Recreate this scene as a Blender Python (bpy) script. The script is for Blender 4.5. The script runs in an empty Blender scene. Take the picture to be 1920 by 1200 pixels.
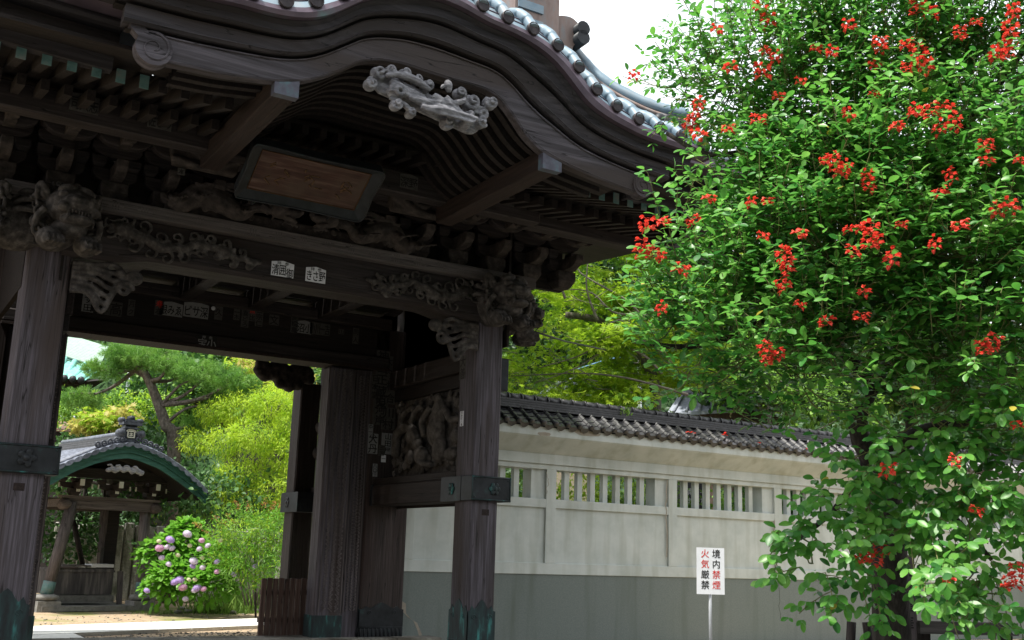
import bpy, bmesh, math, random
import numpy as np
from mathutils import Vector, Matrix, Euler
random.seed(7); RNG = np.random.default_rng(11)
S = bpy.context.scene
COL = S.collection
PI = math.pi

# ------------------------------------------------------------------ camera
Rm = np.array([[0.8491, -0.5273, 0.0312], [0.1391, 0.1664, -0.9762], [0.5095, 0.8333, 0.2146]])
_u, _s, _v = np.linalg.svd(Rm); Rm = _u @ _v
FPX = 2004.0
CAM = np.array([-8.873, -15.591, 1.472])
cd = bpy.data.cameras.new('camera'); cam = bpy.data.objects.new('camera', cd); COL.objects.link(cam)
cd.sensor_width = 36; cd.lens = FPX / 1920 * 36; cd.clip_end = 2000; cd.clip_start = 0.05
mw = Matrix.Identity(4)
for i in range(3):
    mw[i][0] = Rm[0][i]; mw[i][1] = -Rm[1][i]; mw[i][2] = -Rm[2][i]; mw[i][3] = CAM[i]
cam.matrix_world = mw
S.camera = cam

# ------------------------------------------------------------------ world, sun, exposure
SUN_EL, SUN_AZ = math.radians(66), math.radians(-98)      # azimuth from +Y towards +X: behind the gate, to the left
w = bpy.data.worlds.new('World'); S.world = w; w.use_nodes = True
nt = w.node_tree; bg = nt.nodes['Background']
sky = nt.nodes.new('ShaderNodeTexSky'); sky.sky_type = 'NISHITA'; sky.sun_disc = False
sky.sun_elevation = SUN_EL; sky.sun_rotation = SUN_AZ; sky.air_density = 1.4; sky.dust_density = 4.0; sky.ozone_density = 1.5
# thin bright overcast over the sky: same everywhere, soft cloud mottling
tc = nt.nodes.new('ShaderNodeTexCoord'); nz = nt.nodes.new('ShaderNodeTexNoise'); nz.inputs['Scale'].default_value = 2.2; nz.inputs['Detail'].default_value = 5
nt.links.new(tc.outputs['Generated'], nz.inputs['Vector'])
rp = nt.nodes.new('ShaderNodeValToRGB'); rp.color_ramp.elements[0].color = (9.2, 9.7, 10.2, 1); rp.color_ramp.elements[1].color = (11.6, 11.9, 12.0, 1)
rp.color_ramp.elements[0].position = .35; rp.color_ramp.elements[1].position = .65
nt.links.new(nz.outputs['Fac'], rp.inputs['Fac'])
mx = nt.nodes.new('ShaderNodeMix'); mx.data_type = 'RGBA'; mx.inputs[0].default_value = 0.88
nt.links.new(sky.outputs[0], mx.inputs[6]); nt.links.new(rp.outputs[0], mx.inputs[7]); nt.links.new(mx.outputs[2], bg.inputs[0])
bg.inputs[1].default_value = 0.10
sl = bpy.data.lights.new('sun', 'SUN'); sl.energy = 5.0; sl.angle = math.radians(2.5); sl.color = (1, .95, .86)
so = bpy.data.objects.new('sun', sl); COL.objects.link(so)
sd = Vector((math.sin(SUN_AZ) * math.cos(SUN_EL), math.cos(SUN_AZ) * math.cos(SUN_EL), math.sin(SUN_EL)))
so.rotation_euler = sd.to_track_quat('Z', 'Y').to_euler(); so.location = (0, 0, 60)
S.view_settings.view_transform = 'Standard'; S.view_settings.look = 'None'; S.view_settings.gamma = 1
S.view_settings.use_curve_mapping = False; S.view_settings.exposure = 0.8
S.cycles.max_bounces = 8; S.cycles.transparent_max_bounces = 8; S.cycles.diffuse_bounces = 5
S.cycles.use_denoising = True

# ------------------------------------------------------------------ survey helpers: sight lines of the photograph cut with real planes
def ray(px, py): return Rm.T @ np.array([(px - 960) / FPX, (py - 600) / FPX, 1.0])
def onY(px, py, Y):
    d = ray(px, py); return CAM + d * ((Y - CAM[1]) / d[1])
def onX(px, py, X):
    d = ray(px, py); return CAM + d * ((X - CAM[0]) / d[0])
def onZ(px, py, Z):
    d = ray(px, py); return CAM + d * ((Z - CAM[2]) / d[2])
def P(px, py, t): return CAM + ray(px, py) * t

# ------------------------------------------------------------------ materials
MATS = {}
def mat(name, cols, sc=(1, 1, 1), ns=4.0, det=6, rough=.8, metal=0.0, bump=.3, dist=.02, pos=None, cols2=None, ns2=1.3, mix2=(.45, .62),
        crack=None, trans=0.0, spec=.3, rand=0.0, ridge=False, sc2=(1, 1, 1), sheen=0):
    if name in MATS: return MATS[name]
    m = bpy.data.materials.new(name); m.use_nodes = True; t = m.node_tree; N = t.nodes; L = t.links
    b = N['Principled BSDF']; b.inputs['Roughness'].default_value = rough; b.inputs['Metallic'].default_value = metal
    b.inputs['Specular IOR Level'].default_value = spec
    co = N.new('ShaderNodeTexCoord'); mp = N.new('ShaderNodeMapping'); mp.inputs['Scale'].default_value = sc
    if rand:      # every piece is cut from a different place of the stock
        oj = N.new('ShaderNodeObjectInfo'); ml = N.new('ShaderNodeMath'); ml.operation = 'MULTIPLY'; ml.inputs[1].default_value = 37.0; L.new(oj.outputs['Random'], ml.inputs[0]); L.new(ml.outputs[0], mp.inputs['Location'])
    L.new(co.outputs['Object'], mp.inputs[0])
    n = N.new('ShaderNodeTexNoise'); n.inputs['Scale'].default_value = ns; n.inputs['Detail'].default_value = det; n.inputs['Roughness'].default_value = .62
    L.new(mp.outputs[0], n.inputs['Vector'])
    r = N.new('ShaderNodeValToRGB'); e = r.color_ramp.elements
    k = len(cols); pos = pos or [.3 + .4 * i / (k - 1) for i in range(k)]
    while len(e) < k: e.new(.5)
    for i in range(k): e[i].position = pos[i]; e[i].color = (*cols[i], 1)
    L.new(n.outputs['Fac'], r.inputs[0]); out = r.outputs[0]
    def mixc(f, a, bb, typ='MIX'):
        x = N.new('ShaderNodeMix'); x.data_type = 'RGBA'; x.blend_type = typ
        for s, v in ((0, f), (6, a), (7, bb)):
            if isinstance(v, bpy.types.NodeSocket): L.new(v, x.inputs[s])
            elif s == 0: x.inputs[0].default_value = v
            else: x.inputs[s].default_value = (*v, 1)
        return x.outputs[2]
    if cols2:
        mp2 = N.new('ShaderNodeMapping'); mp2.inputs['Scale'].default_value = sc2; L.new(co.outputs['Object'], mp2.inputs[0])
        n2 = N.new('ShaderNodeTexNoise'); n2.inputs['Scale'].default_value = ns2; n2.inputs['Detail'].default_value = 4
        L.new(mp2.outputs[0], n2.inputs['Vector'])
        mr = N.new('ShaderNodeMapRange'); mr.inputs[1].default_value = mix2[0]; mr.inputs[2].default_value = mix2[1]; L.new(n2.outputs['Fac'], mr.inputs[0])
        out = mixc(mr.outputs[0], out, cols2)
    h = n.outputs['Fac']
    if crack:
        mp3 = N.new('ShaderNodeMapping'); mp3.inputs['Scale'].default_value = crack[0]; L.new(co.outputs['Object'], mp3.inputs[0])
        n3 = N.new('ShaderNodeTexNoise'); n3.inputs['Scale'].default_value = 1; n3.inputs['Detail'].default_value = 2; L.new(mp3.outputs[0], n3.inputs['Vector'])
        sb = N.new('ShaderNodeMath'); sb.operation = 'SUBTRACT'; L.new(n3.outputs['Fac'], sb.inputs[0]); sb.inputs[1].default_value = .5
        ab = N.new('ShaderNodeMath'); ab.operation = 'ABSOLUTE'; L.new(sb.outputs[0], ab.inputs[0])
        m3 = N.new('ShaderNodeMapRange'); m3.inputs[1].default_value = 0; m3.inputs[2].default_value = crack[1]; L.new(ab.outputs[0], m3.inputs[0])
        out = mixc(m3.outputs[0], tuple(c * .25 for c in cols[0]), out)
        ad = N.new('ShaderNodeMath'); ad.operation = 'ADD'; L.new(h, ad.inputs[0]); L.new(m3.outputs[0], ad.inputs[1]); h = ad.outputs[0]
    if rand:
        oi = N.new('ShaderNodeObjectInfo'); hs = N.new('ShaderNodeHueSaturation')
        m4 = N.new('ShaderNodeMapRange'); m4.inputs[3].default_value = 1 - rand; m4.inputs[4].default_value = 1 + rand
        L.new(oi.outputs['Random'], m4.inputs[0]); L.new(m4.outputs[0], hs.inputs['Value']); L.new(out, hs.inputs['Color']); out = hs.outputs[0]
    L.new(out, b.inputs['Base Color'])
    if bump:
        bp = N.new('ShaderNodeBump'); bp.inputs['Strength'].default_value = bump; bp.inputs['Distance'].default_value = dist
        L.new(h, bp.inputs['Height']); L.new(bp.outputs[0], b.inputs['Normal'])
    if trans:
        tr = N.new('ShaderNodeBsdfTranslucent'); L.new(out, tr.inputs[0]); ms = N.new('ShaderNodeMixShader'); ms.inputs[0].default_value = trans
        L.new(b.outputs[0], ms.inputs[1]); L.new(tr.outputs[0], ms.inputs[2]); L.new(ms.outputs[0], N['Material Output'].inputs[0])
    MATS[name] = m; return m

def wood(name, c0, c1, c2, axis, crack=True, rough=.75, bump=.5, k=1.0, weather=None, wm=(.5, .66)):
    cool = lambda c: (c[0] * 1.24, c[1] * 1.13, c[2] * 1.13) if c else None
    c0, c1, c2, weather = cool(c0), cool(c1), cool(c2), cool(weather)
    sc = {'x': (1.1, 26, 26), 'y': (26, 1.1, 26), 'z': (26, 26, 1.0)}[axis]
    cr = {'x': (.35, 9, 9), 'y': (9, .35, 9), 'z': (9, 9, .3)}[axis]
    s2 = {'x': (.3, 2, 2), 'y': (2, .3, 2), 'z': (2.5, 2.5, .35)}[axis]
    return mat(name, [c0, c1, c2], sc=tuple(v * k for v in sc), ns=1.0, det=9, rough=rough, bump=bump, dist=.012,
               crack=(cr, .008) if crack else None, cols2=weather, sc2=s2, ns2=1, mix2=wm, rand=.2)

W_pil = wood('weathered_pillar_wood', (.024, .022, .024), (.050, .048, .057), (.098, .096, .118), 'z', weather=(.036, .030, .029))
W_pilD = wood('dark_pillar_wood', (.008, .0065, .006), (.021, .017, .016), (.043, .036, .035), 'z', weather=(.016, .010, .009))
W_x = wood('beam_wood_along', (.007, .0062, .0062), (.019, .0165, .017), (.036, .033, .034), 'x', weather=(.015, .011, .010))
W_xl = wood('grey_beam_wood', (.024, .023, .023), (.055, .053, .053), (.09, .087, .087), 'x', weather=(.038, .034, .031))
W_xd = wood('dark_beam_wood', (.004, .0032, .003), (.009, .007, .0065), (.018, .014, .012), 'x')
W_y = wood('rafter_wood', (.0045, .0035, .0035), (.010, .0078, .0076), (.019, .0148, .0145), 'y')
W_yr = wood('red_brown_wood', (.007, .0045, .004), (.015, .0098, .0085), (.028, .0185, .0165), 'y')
W_brd = wood('barge_board_wood', (.010, .0095, .011), (.024, .0235, .027), (.046, .045, .051), 'x', k=.7, weather=(.017, .0145, .0145))
W_brdL = wood('pale_barge_board_wood', (.018, .017, .0195), (.046, .045, .053), (.085, .084, .098), 'x', k=.7, weather=(.034, .029, .028))
W_fret = wood('worn_lightened_wood', (.04, .037, .038), (.085, .08, .083), (.13, .123, .127), 'z', crack=False)  # worn ridges, lightened further because flat light hides the relief
W_car = mat('carved_wood', [(.009, .008, .0075), (.037, .032, .030), (.098, .088, .084)], ns=9, bump=.35, dist=.02, rough=.8)
W_carP = mat('lightened_panel_wood', [(.02, .017, .0155), (.055, .048, .044), (.10, .09, .085)], ns=9, bump=.35, dist=.02, rough=.8)  # carved wood lightened to make up for light missing on the panel
W_carD = mat('dark_carved_wood', [(.009, .0075, .007), (.030, .024, .022), (.062, .050, .046)], ns=9, bump=.35, dist=.02, rough=.85)
W_carL = mat('pale_carved_wood', [(.07, .07, .078), (.15, .148, .165), (.28, .28, .31)], sc=(3, 3, 9), ns=3, bump=.5, dist=.02, rough=.75)
M_cop = mat('dark_bronze_fitting', [(.012, .014, .016), (.024, .027, .032), (.03, .06, .06)], ns=5, rough=.5, metal=.35, bump=.25, dist=.01, pos=[.3, .58, .75])
M_ver = mat('verdigris_copper', [(.012, .015, .018), (.018, .04, .042), (.05, .24, .23)], sc=(6, 6, 1.3), ns=1.3, rough=.6, bump=.35, dist=.01, pos=[.38, .56, .76])
M_rim = mat('purple_brown_copper', [(.08, .062, .08), (.125, .097, .122), (.12, .19, .2)], ns=2.2, rough=.42, metal=.45, bump=.06, pos=[.35, .6, .8])
M_cap = mat('bronze_tile_end', [(.018, .015, .017), (.032, .027, .03), (.06, .05, .052)], ns=14, rough=.45, metal=.5, bump=.5, dist=.01)
M_tub = mat('pale_copper_tile', [(.085, .135, .18), (.15, .215, .27), (.20, .225, .245)], ns=3, rough=.5, metal=.15, bump=.05, spec=.4)
M_bro = mat('brown_copper_sheet', [(.13, .095, .085), (.20, .15, .135), (.14, .18, .2)], sc=(3, 3, .8), ns=2, rough=.5, metal=.3, bump=.05)
M_grn = mat('green_copper_cap', [(.045, .10, .10), (.09, .17, .165), (.16, .17, .16)], ns=6, rough=.6, bump=.1)
M_prp = mat('pale_purple_cap', [(.038, .038, .055), (.065, .066, .092), (.06, .11, .13)], ns=6, rough=.5, bump=.1)
M_til = mat('dark_roof_tile', [(.013, .013, .015), (.026, .026, .030), (.052, .051, .058)], ns=7, rough=.42, bump=.2, dist=.01, spec=.5, rand=.35)
M_tilp = mat('grey_roof_tile', [(.045, .05, .066), (.085, .095, .125), (.15, .17, .215)], ns=8, rough=.4, bump=.15, dist=.01, spec=.5, rand=.3)
M_pla = mat('white_plaster', [(.39, .425, .41), (.465, .50, .485), (.53, .56, .545)], ns=1.6, rough=.9, bump=.08, dist=.01, cols2=(.31, .325, .28), mix2=(.48, .85), ns2=1.1, sc2=(3.2, 3.2, .35))
M_gry = mat('grey_render', [(.125, .148, .14), (.158, .182, .174), (.19, .216, .208)], ns=60, det=3, rough=.95, bump=.25, dist=.006, cols2=(.12, .14, .125), sc2=(3, 3, .3), ns2=1.2, mix2=(.5, .8))
M_pap = mat('aged_paper', [(.16, .16, .165), (.24, .24, .25)], ns=12, rough=.9, bump=0)
M_papD = mat('faded_paper', [(.04, .038, .036), (.075, .07, .068)], ns=12, rough=.9, bump=0)
M_papW = mat('white_paper', [(.5, .51, .56), (.62, .63, .68)], ns=9, rough=.9, bump=0)
M_ink = mat('black_ink', [(.008, .008, .008), (.014, .013, .013)], rough=.8, bump=0)
M_red = mat('red_ink', [(.5, .02, .015), (.6, .03, .02)], rough=.7, bump=0)
M_wht = mat('sign_white', [(.62, .64, .68), (.72, .74, .78)], ns=2, rough=.5, bump=0)
M_stn = mat('plinth_stone', [(.13, .125, .11), (.2, .19, .17), (.27, .26, .23)], ns=12, rough=.9, bump=.4, cols2=(.1, .09, .075), ns2=1.5)
M_gran = mat('pale_granite', [(.22, .22, .20), (.36, .35, .32), (.46, .45, .42)], ns=14, rough=.9, bump=.5, dist=.03, cols2=(.10, .11, .08), ns2=2.5, sc2=(2, 2, .5), mix2=(.5, .7), rand=.15)
M_slab = mat('pale_paving', [(.50, .50, .47), (.60, .60, .57), (.68, .68, .65)], ns=9, rough=.85, bump=.2, dist=.01, rand=.06)
M_soil = mat('sandy_ground', [(.20, .145, .095), (.30, .225, .15), (.38, .30, .21)], ns=7, det=9, rough=.95, bump=.4, dist=.03, cols2=(.14, .16, .04), ns2=.5, mix2=(.52, .68))
M_grs = mat('grass_green', [(.06, .12, .02), (.12, .23, .035), (.22, .33, .06)], ns=3, rough=.7, bump=0, trans=.35)

# ------------------------------------------------------------------ mesh helpers
LOC = {}
def tag(o, label=None, cat=None, group=None, kind=None):
    if label: o['label'] = label
    if cat: o['category'] = cat
    if group: o['group'] = group
    if kind: o['kind'] = kind
    return o
def empty(name, loc=(0, 0, 0), rz=0, label=None, cat=None, group=None, kind=None):
    o = bpy.data.objects.new(name, None); COL.objects.link(o); o.location = loc; o.rotation_euler = (0, 0, rz); o.empty_display_size = .2
    return tag(o, label, cat, group, kind)
def wloc(o):
    v = Vector((0, 0, 0))
    while o: v += o.location; o = o.parent
    return v
def link(name, me, parent=None, m=None, local=True):
    if m is not None and not me.materials: me.materials.append(m)
    o = bpy.data.objects.new(name, me); COL.objects.link(o)
    if parent is not None:
        o.parent = parent
        if not local: o.location = -wloc(parent)
    return o
class MB:
    def __init__(s): s.v = []; s.f = []; s.sm = []
    def add(s, vs, fs, sm=False):
        n = len(s.v); s.v += [tuple(float(c) for c in v) for v in vs]; s.f += [tuple(i + n for i in f) for f in fs]; s.sm += [sm] * len(fs); return s
    def box(s, c, d, rz=0, rx=0, taper=1.0, ry=0):
        x, y, z = [q / 2 for q in d]; M = Euler((rx, ry, rz)).to_matrix(); vs = []
        for k, zz in ((taper, -z), (1, z)):
            for a, b in ((-1, -1), (1, -1), (1, 1), (-1, 1)): vs.append(Vector(c) + M @ Vector((a * x * k, b * y * k, zz)))
        return s.add(vs, [(3, 2, 1, 0), (4, 5, 6, 7), (0, 1, 5, 4), (1, 2, 6, 5), (2, 3, 7, 6), (3, 0, 4, 7)])
    def bb(s, x0, x1, y0, y1, z0, z1, **k): return s.box(((x0 + x1) / 2, (y0 + y1) / 2, (z0 + z1) / 2), (x1 - x0, y1 - y0, z1 - z0), **k)
    def prism(s, pts, a, b, ax='y', sm=False):
        # outline in the plane across ax, extruded from a to b
        def mk(p, q): return {'y': (p[0], q, p[1]), 'x': (q, p[0], p[1]), 'z': (p[0], p[1], q)}[ax]
        n = len(pts); vs = [mk(p, a) for p in pts] + [mk(p, b) for p in pts]
        s.add(vs, [tuple(range(n)), tuple(range(2 * n - 1, n - 1, -1))]); k = len(s.v) - 2 * n
        s.f += [(k + i, k + n + i, k + n + (i + 1) % n, k + (i + 1) % n) for i in range(n)]; s.sm += [sm] * n
        return s
    def grid(s, rows, sm=True, close=False):
        n = len(rows[0]); vs = [v for r in rows for v in r]; fs = []
        for i in range(len(rows) - 1):
            for j in range(n if close else n - 1):
                a = i * n + j; b = i * n + (j + 1) % n; fs.append((a, b, b + n, a + n))
        return s.add(vs, fs, sm)
    def tube(s, pts, r, n=8, cap=True, sx=1.0):
        pts = [Vector(p) for p in pts]; rr = r if hasattr(r, '__len__') else [r] * len(pts); rows = []
        up = None
        for i, p in enumerate(pts):
            d = (pts[min(i + 1, len(pts) - 1)] - pts[max(i - 1, 0)]);
            if d.length < 1e-9: d = Vector((0, 0, 1))
            d.normalize()
            if up is None: up = Vector((0, 0, 1)) if abs(d.z) < .9 else Vector((1, 0, 0))
            a = d.cross(up); 
            if a.length < 1e-6: a = d.orthogonal()
            a.normalize(); b = a.cross(d); up = b
            rows.append([p + (a * math.cos(2 * PI * k / n) * sx + b * math.sin(2 * PI * k / n)) * rr[i] for k in range(n)])
        s.grid(rows, True, True)
        if cap:
            k = len(s.v) - n * len(rows); s.f += [tuple(range(k + n - 1, k - 1, -1)), tuple(range(len(s.v) - n, len(s.v)))]; s.sm += [False, False]
        return s
    def ell(s, c, r, rot=None, nu=12, nv=8):
        M = Euler(rot).to_matrix() if rot else Matrix.Identity(3); rows = []
        for i in range(nv + 1):
            t = PI * i / nv; t = max(.02, min(PI - .02, t))
            rows.append([Vector(c) + M @ Vector((r[0] * math.sin(t) * math.cos(2 * PI * j / nu), r[1] * math.sin(t) * math.sin(2 * PI * j / nu), r[2] * math.cos(t))) for j in range(nu)])
        s.grid(rows, True, True); k = len(s.v) - nu * len(rows)
        s.f += [tuple(range(k, k + nu)), tuple(range(len(s.v) - 1, len(s.v) - nu - 1, -1))]; s.sm += [True, True]
        return s
    def lathe(s, c, prof, n=16, axis='z'):
        rows = []
        for r, h in prof:
            row = []
            for j in range(n):
                a, b = r * math.cos(2 * PI * j / n), r * math.sin(2 * PI * j / n)
                q = {'z': (a, b, h), 'y': (a, h, b), 'x': (h, a, b)}[axis]; row.append(Vector(c) + Vector(q))
            rows.append(row)
        s.grid(rows, True, True); k = len(s.v) - n * len(rows)
        s.f += [tuple(range(k + n - 1, k - 1, -1)), tuple(range(len(s.v) - n, len(s.v)))]; s.sm += [False, False]
        return s
    def mesh(s, name, m=None, off=(0, 0, 0)):
        me = bpy.data.meshes.new(name); v = np.array(s.v, dtype=float) - np.array(off)
        me.from_pydata(v.tolist(), [], s.f); me.polygons.foreach_set('use_smooth', s.sm); me.update()
        if m: me.materials.append(m)
        return me
    def build(s, name, m, parent=None, local=False, label=None, bevel=0):
        me = s.mesh(name, m, (0, 0, 0) if local or parent is None else wloc(parent))
        if bevel:
            bm = bmesh.new(); bm.from_mesh(me)
            es = [e for e in bm.edges if len(e.link_faces) == 2 and e.calc_face_angle(0) > .6]
            bmesh.ops.bevel(bm, geom=es, offset=bevel, segments=1, affect='EDGES'); bm.to_mesh(me); bm.free()
        o = bpy.data.objects.new(name, me); COL.objects.link(o)
        if parent is not None: o.parent = parent
        if label: o['label'] = label
        return o
def inst(me, name, parent, M, scl=None):
    o = bpy.data.objects.new(name, me); COL.objects.link(o); o.parent = parent
    o.matrix_local = M; return o
def TR(loc, rot=(0, 0, 0), s=(1, 1, 1)):
    if not hasattr(s, '__len__'): s = (s, s, s)
    return Matrix.Translation(loc) @ Euler(rot).to_matrix().to_4x4() @ Matrix.Diagonal((*s, 1))
def smooth(pts, n=60, k=2):
    # dense resample with Catmull-Rom
    p = [np.array(q, float) for q in pts]; p = [2 * p[0] - p[1]] + p + [2 * p[-1] - p[-2]]; out = []
    m = max(2, n // (len(pts) - 1))
    for i in range(1, len(p) - 2):
        for j in range(m):
            t = j / m; a, b, c, d = p[i - 1], p[i], p[i + 1], p[i + 2]
            out.append(.5 * ((2 * b) + (c - a) * t + (2 * a - 5 * b + 4 * c - d) * t * t + (3 * b - a - 3 * c + d) * t ** 3))
    out.append(p[-2]); return out
def spiral(c, r, turns=1.6, ax='y', flip=1, n=22, start=0, rise=.0):
    o = []
    for i in range(n):
        t = i / (n - 1); a = start + flip * turns * 2 * PI * t; q = r * (1 - .86 * t)
        d = rise * t
        u, v = q * math.cos(a), q * math.sin(a)
        o.append({'y': (c[0] + u, c[1] - d, c[2] + v), 'x': (c[0] - d, c[1] + u, c[2] + v), 'z': (c[0] + u, c[1] + v, c[2] + d)}[ax])
    return o
def carve(name, mb, m, parent, vox=.02, it=2, local=False, label=None):
    """fuse the overlapping pieces of a carving into one continuous skin"""
    me = mb.mesh(name, m, (0, 0, 0) if local or parent is None else wloc(parent))
    t = bpy.data.objects.new('tmp', me); COL.objects.link(t)
    r = t.modifiers.new('r', 'REMESH'); r.mode = 'VOXEL'; r.voxel_size = vox
    if it: q = t.modifiers.new('s', 'SMOOTH'); q.iterations = it; q.factor = .5
    dg = bpy.context.evaluated_depsgraph_get(); dg.update()
    me2 = bpy.data.meshes.new_from_object(t.evaluated_get(dg)); bpy.data.objects.remove(t); me2.name = name
    me2.polygons.foreach_set('use_smooth', [True] * len(me2.polygons))
    if not me2.materials: me2.materials.append(m)
    o = bpy.data.objects.new(name, me2); COL.objects.link(o)
    if parent is not None: o.parent = parent
    if label: o['label'] = label
    return o
_tc = {}
def glyph(ch, bold=.0):
    k = (ch, bold)
    if k not in _tc:
        cu = bpy.data.curves.new('t', 'FONT'); cu.body = ch; cu.size = 1; cu.align_x = 'CENTER'; cu.align_y = 'CENTER'; cu.offset = bold; cu.resolution_u = 3
        o = bpy.data.objects.new('t', cu); COL.objects.link(o); dg = bpy.context.evaluated_depsgraph_get(); dg.update()
        me = bpy.data.meshes.new_from_object(o.evaluated_get(dg)); bpy.data.objects.remove(o)
        v = np.array([x.co[:2] for x in me.vertices]) if len(me.vertices) else np.zeros((0, 2))
        if len(v): v = v - (v.max(0) + v.min(0)) / 2
        _tc[k] = (v, [tuple(p.vertices) for p in me.polygons]); bpy.data.meshes.remove(me)
    return _tc[k]
def lettering(chars, m, parent, M, bold=.012, name='lettering'):
    """chars: (character, u, v, size[, aspect]) laid out on the local XZ plane of matrix M (facing -Y)"""
    v = []; f = []
    for c in chars:
        g, fs = glyph(c[0], bold); n = len(v); sx = c[3] * (c[4] if len(c) > 4 else 1)
        v += [(c[1] + q[0] * sx, 0, c[2] + q[1] * c[3]) for q in g]; f += [tuple(i + n for i in q) for q in fs]
    me = bpy.data.meshes.new(name); me.from_pydata(v, [], f); me.materials.append(m)
    return inst(me, name, parent, M)
# vectorised leaf scatter -------------------------------------------------------
def leaf_tpl(w=.5, fold=.12, droop=.1, seg=3, blunt=1.0):
    """a leaf of unit length along +X, folded at the midrib"""
    xs = np.linspace(0, 1, seg + 1); v = []; f = []
    for x in xs:
        hw = w / 2 * max(0, math.sin(PI * min(1, max(0, x)) ** (.85 if blunt == 1 else 1.15))) ** blunt if 0 < x < 1 else (.012 if blunt == 1 or x == 0 else w * .16)
        z = -droop * x * x; v += [(x, -hw, z + fold * hw * 2), (x, 0, z), (x, hw, z + fold * hw * 2)]
    for i in range(seg):
        a = 3 * i; f += [(a, a + 3, a + 4, a + 1), (a + 1, a + 4, a + 5, a + 2)]
    return np.array(v), np.array(f)
def frames(d, n):
    d = d / (np.linalg.norm(d, axis=1, keepdims=True) + 1e-9); y = np.cross(n, d); y /= (np.linalg.norm(y, axis=1, keepdims=True) + 1e-9); z = np.cross(d, y)
    return np.stack([d, y, z], 1)          # rows
def scatter(name, tpl, pos, d, nrm, size, m, parent=None, kind='stuff', off=None, mats=None, midx=None):
    tv, tf = tpl; n = len(pos); F = frames(np.asarray(d, float), np.asarray(nrm, float)); size = np.asarray(size, float).reshape(-1, 1, 1)
    V = np.einsum('ki,nij->nkj', tv, F) * size + np.asarray(pos, float)[:, None, :]
    V = V.reshape(-1, 3)
    if off is not None: V = V - np.array(off)
    k = len(tv); q = tf.shape[1]; Fc = (tf[None] + (np.arange(n) * k)[:, None, None]).reshape(-1, q)
    me = bpy.data.meshes.new(name); me.vertices.add(len(V)); me.vertices.foreach_set('co', V.ravel())
    me.loops.add(Fc.size); me.loops.foreach_set('vertex_index', Fc.ravel().astype(np.int32)); me.polygons.add(len(Fc))
    me.polygons.foreach_set('loop_start', (np.arange(len(Fc)) * q).astype(np.int32))
    for x in (mats or [m]): me.materials.append(x)
    if midx is not None: me.polygons.foreach_set('material_index', np.repeat(np.asarray(midx), len(tf)).astype(np.int32))
    me.update(calc_edges=True)
    o = bpy.data.objects.new(name, me); COL.objects.link(o)
    if parent is not None: o.parent = parent
    if kind: o['kind'] = kind
    return o
def rvec(n): v = RNG.normal(size=(n, 3)); return v / np.linalg.norm(v, axis=1, keepdims=True)
# ================================================================== GROUND
GZ = -0.45
mb = MB(); mb.grid([[(x, y, GZ) for x in np.linspace(-90, 160, 60)] for y in np.linspace(-60, 8.7, 24)], False)
mb.grid([[(x, y, GZ) for x in np.linspace(-90, 160, 60)] for y in np.linspace(8.7, 200, 40)], False)
mb.build('ground', M_soil)['kind'] = 'structure'
M_asp = mat('asphalt', [(.03, .03, .031), (.045, .045, .046), (.065, .064, .062)], ns=40, rough=.9, bump=.3, dist=.01)
MB().bb(-60, 60, -26, -8.6, GZ - .05, GZ + .006).build('bounce_cut_road', M_asp)['kind'] = 'structure'  # unseen dark surface, added to cut light bounced up from the ground
MB().bb(-60, 60, -8.6, -8.45, GZ - .05, GZ + .12).build('kerb', M_stn)['kind'] = 'structure'
MB().bb(-14, 8, -8.45, -.8, GZ - .05, GZ + .02).build('bounce_forecourt', M_stn)['kind'] = 'structure'  # unseen stone paving, added to bounce light up under the eaves
# gate floor slab with kerb stones
fl = empty('gate_floor', (0, 0, 0), kind='structure')
for i in range(10):
    x0 = -8.1 + i * .96; MB().bb(x0 + .004, x0 + .95, -.75, -.2, -.6, -.17 + .006 * (i % 3)).build('kerb_stone', M_stn, fl)
    MB().bb(x0 + .004, x0 + .95, 3.62, 4.6, -.6, -.155 + .004 * (i % 2)).build('threshold_stone', M_stn, fl)
# paved path running obliquely behind the gate
pth = empty('path', (0, 0, GZ), kind='structure')
A, B_ = onZ(54, 1181, GZ), onZ(483, 1165, GZ); dv = (B_ - A); L_ = np.linalg.norm(dv); dv /= L_; nv = np.array([dv[1], -dv[0], 0])
ang = math.atan2(dv[1], dv[0]); wid = abs(np.dot(onZ(483, 1179, GZ) - B_, nv))
random.seed(3)
u = -4.0
while u < L_ + 9:
    l = random.uniform(.85, 1.35)
    for r in range(2):
        c = A + dv * (u + l / 2 + r * .4) + nv * (wid * (.25 + .5 * r)); MB().box((c[0], c[1], GZ + .035), (l - .015, wid / 2 - .012, .09), rz=ang).build('paving_slab', M_slab, pth)
    u += l
A2 = onZ(130, 1192, GZ)
for i in range(7):
    for r in range(2):
        c = A2 + np.array([-.35 - .75 * r, -.45 - i * .95, 0]); MB().bb(c[0] - .37, c[0] + .37, c[1] - .47, c[1] + .47, GZ - .01, GZ + .075).build('paving_slab', M_slab, pth)

rr = random.Random(41); mb = MB()          # pebbles, bark and chips lying on the sandy ground
for i in range(900):
    c = onZ(rr.uniform(40, 500), rr.uniform(1150, 1199) if i % 2 else rr.uniform(1186, 1199), GZ); s = rr.uniform(.008, .03)
    mb.ell((c[0], c[1], GZ + s * .3), (s * rr.uniform(.8, 1.6), s, s * .6), (0, 0, rr.uniform(0, 3)), 5, 3)
tag(mb.build('pebbles', M_stn), 'loose pebbles and chips on the sandy ground along the paved path', 'pebbles', kind='stuff')

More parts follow.
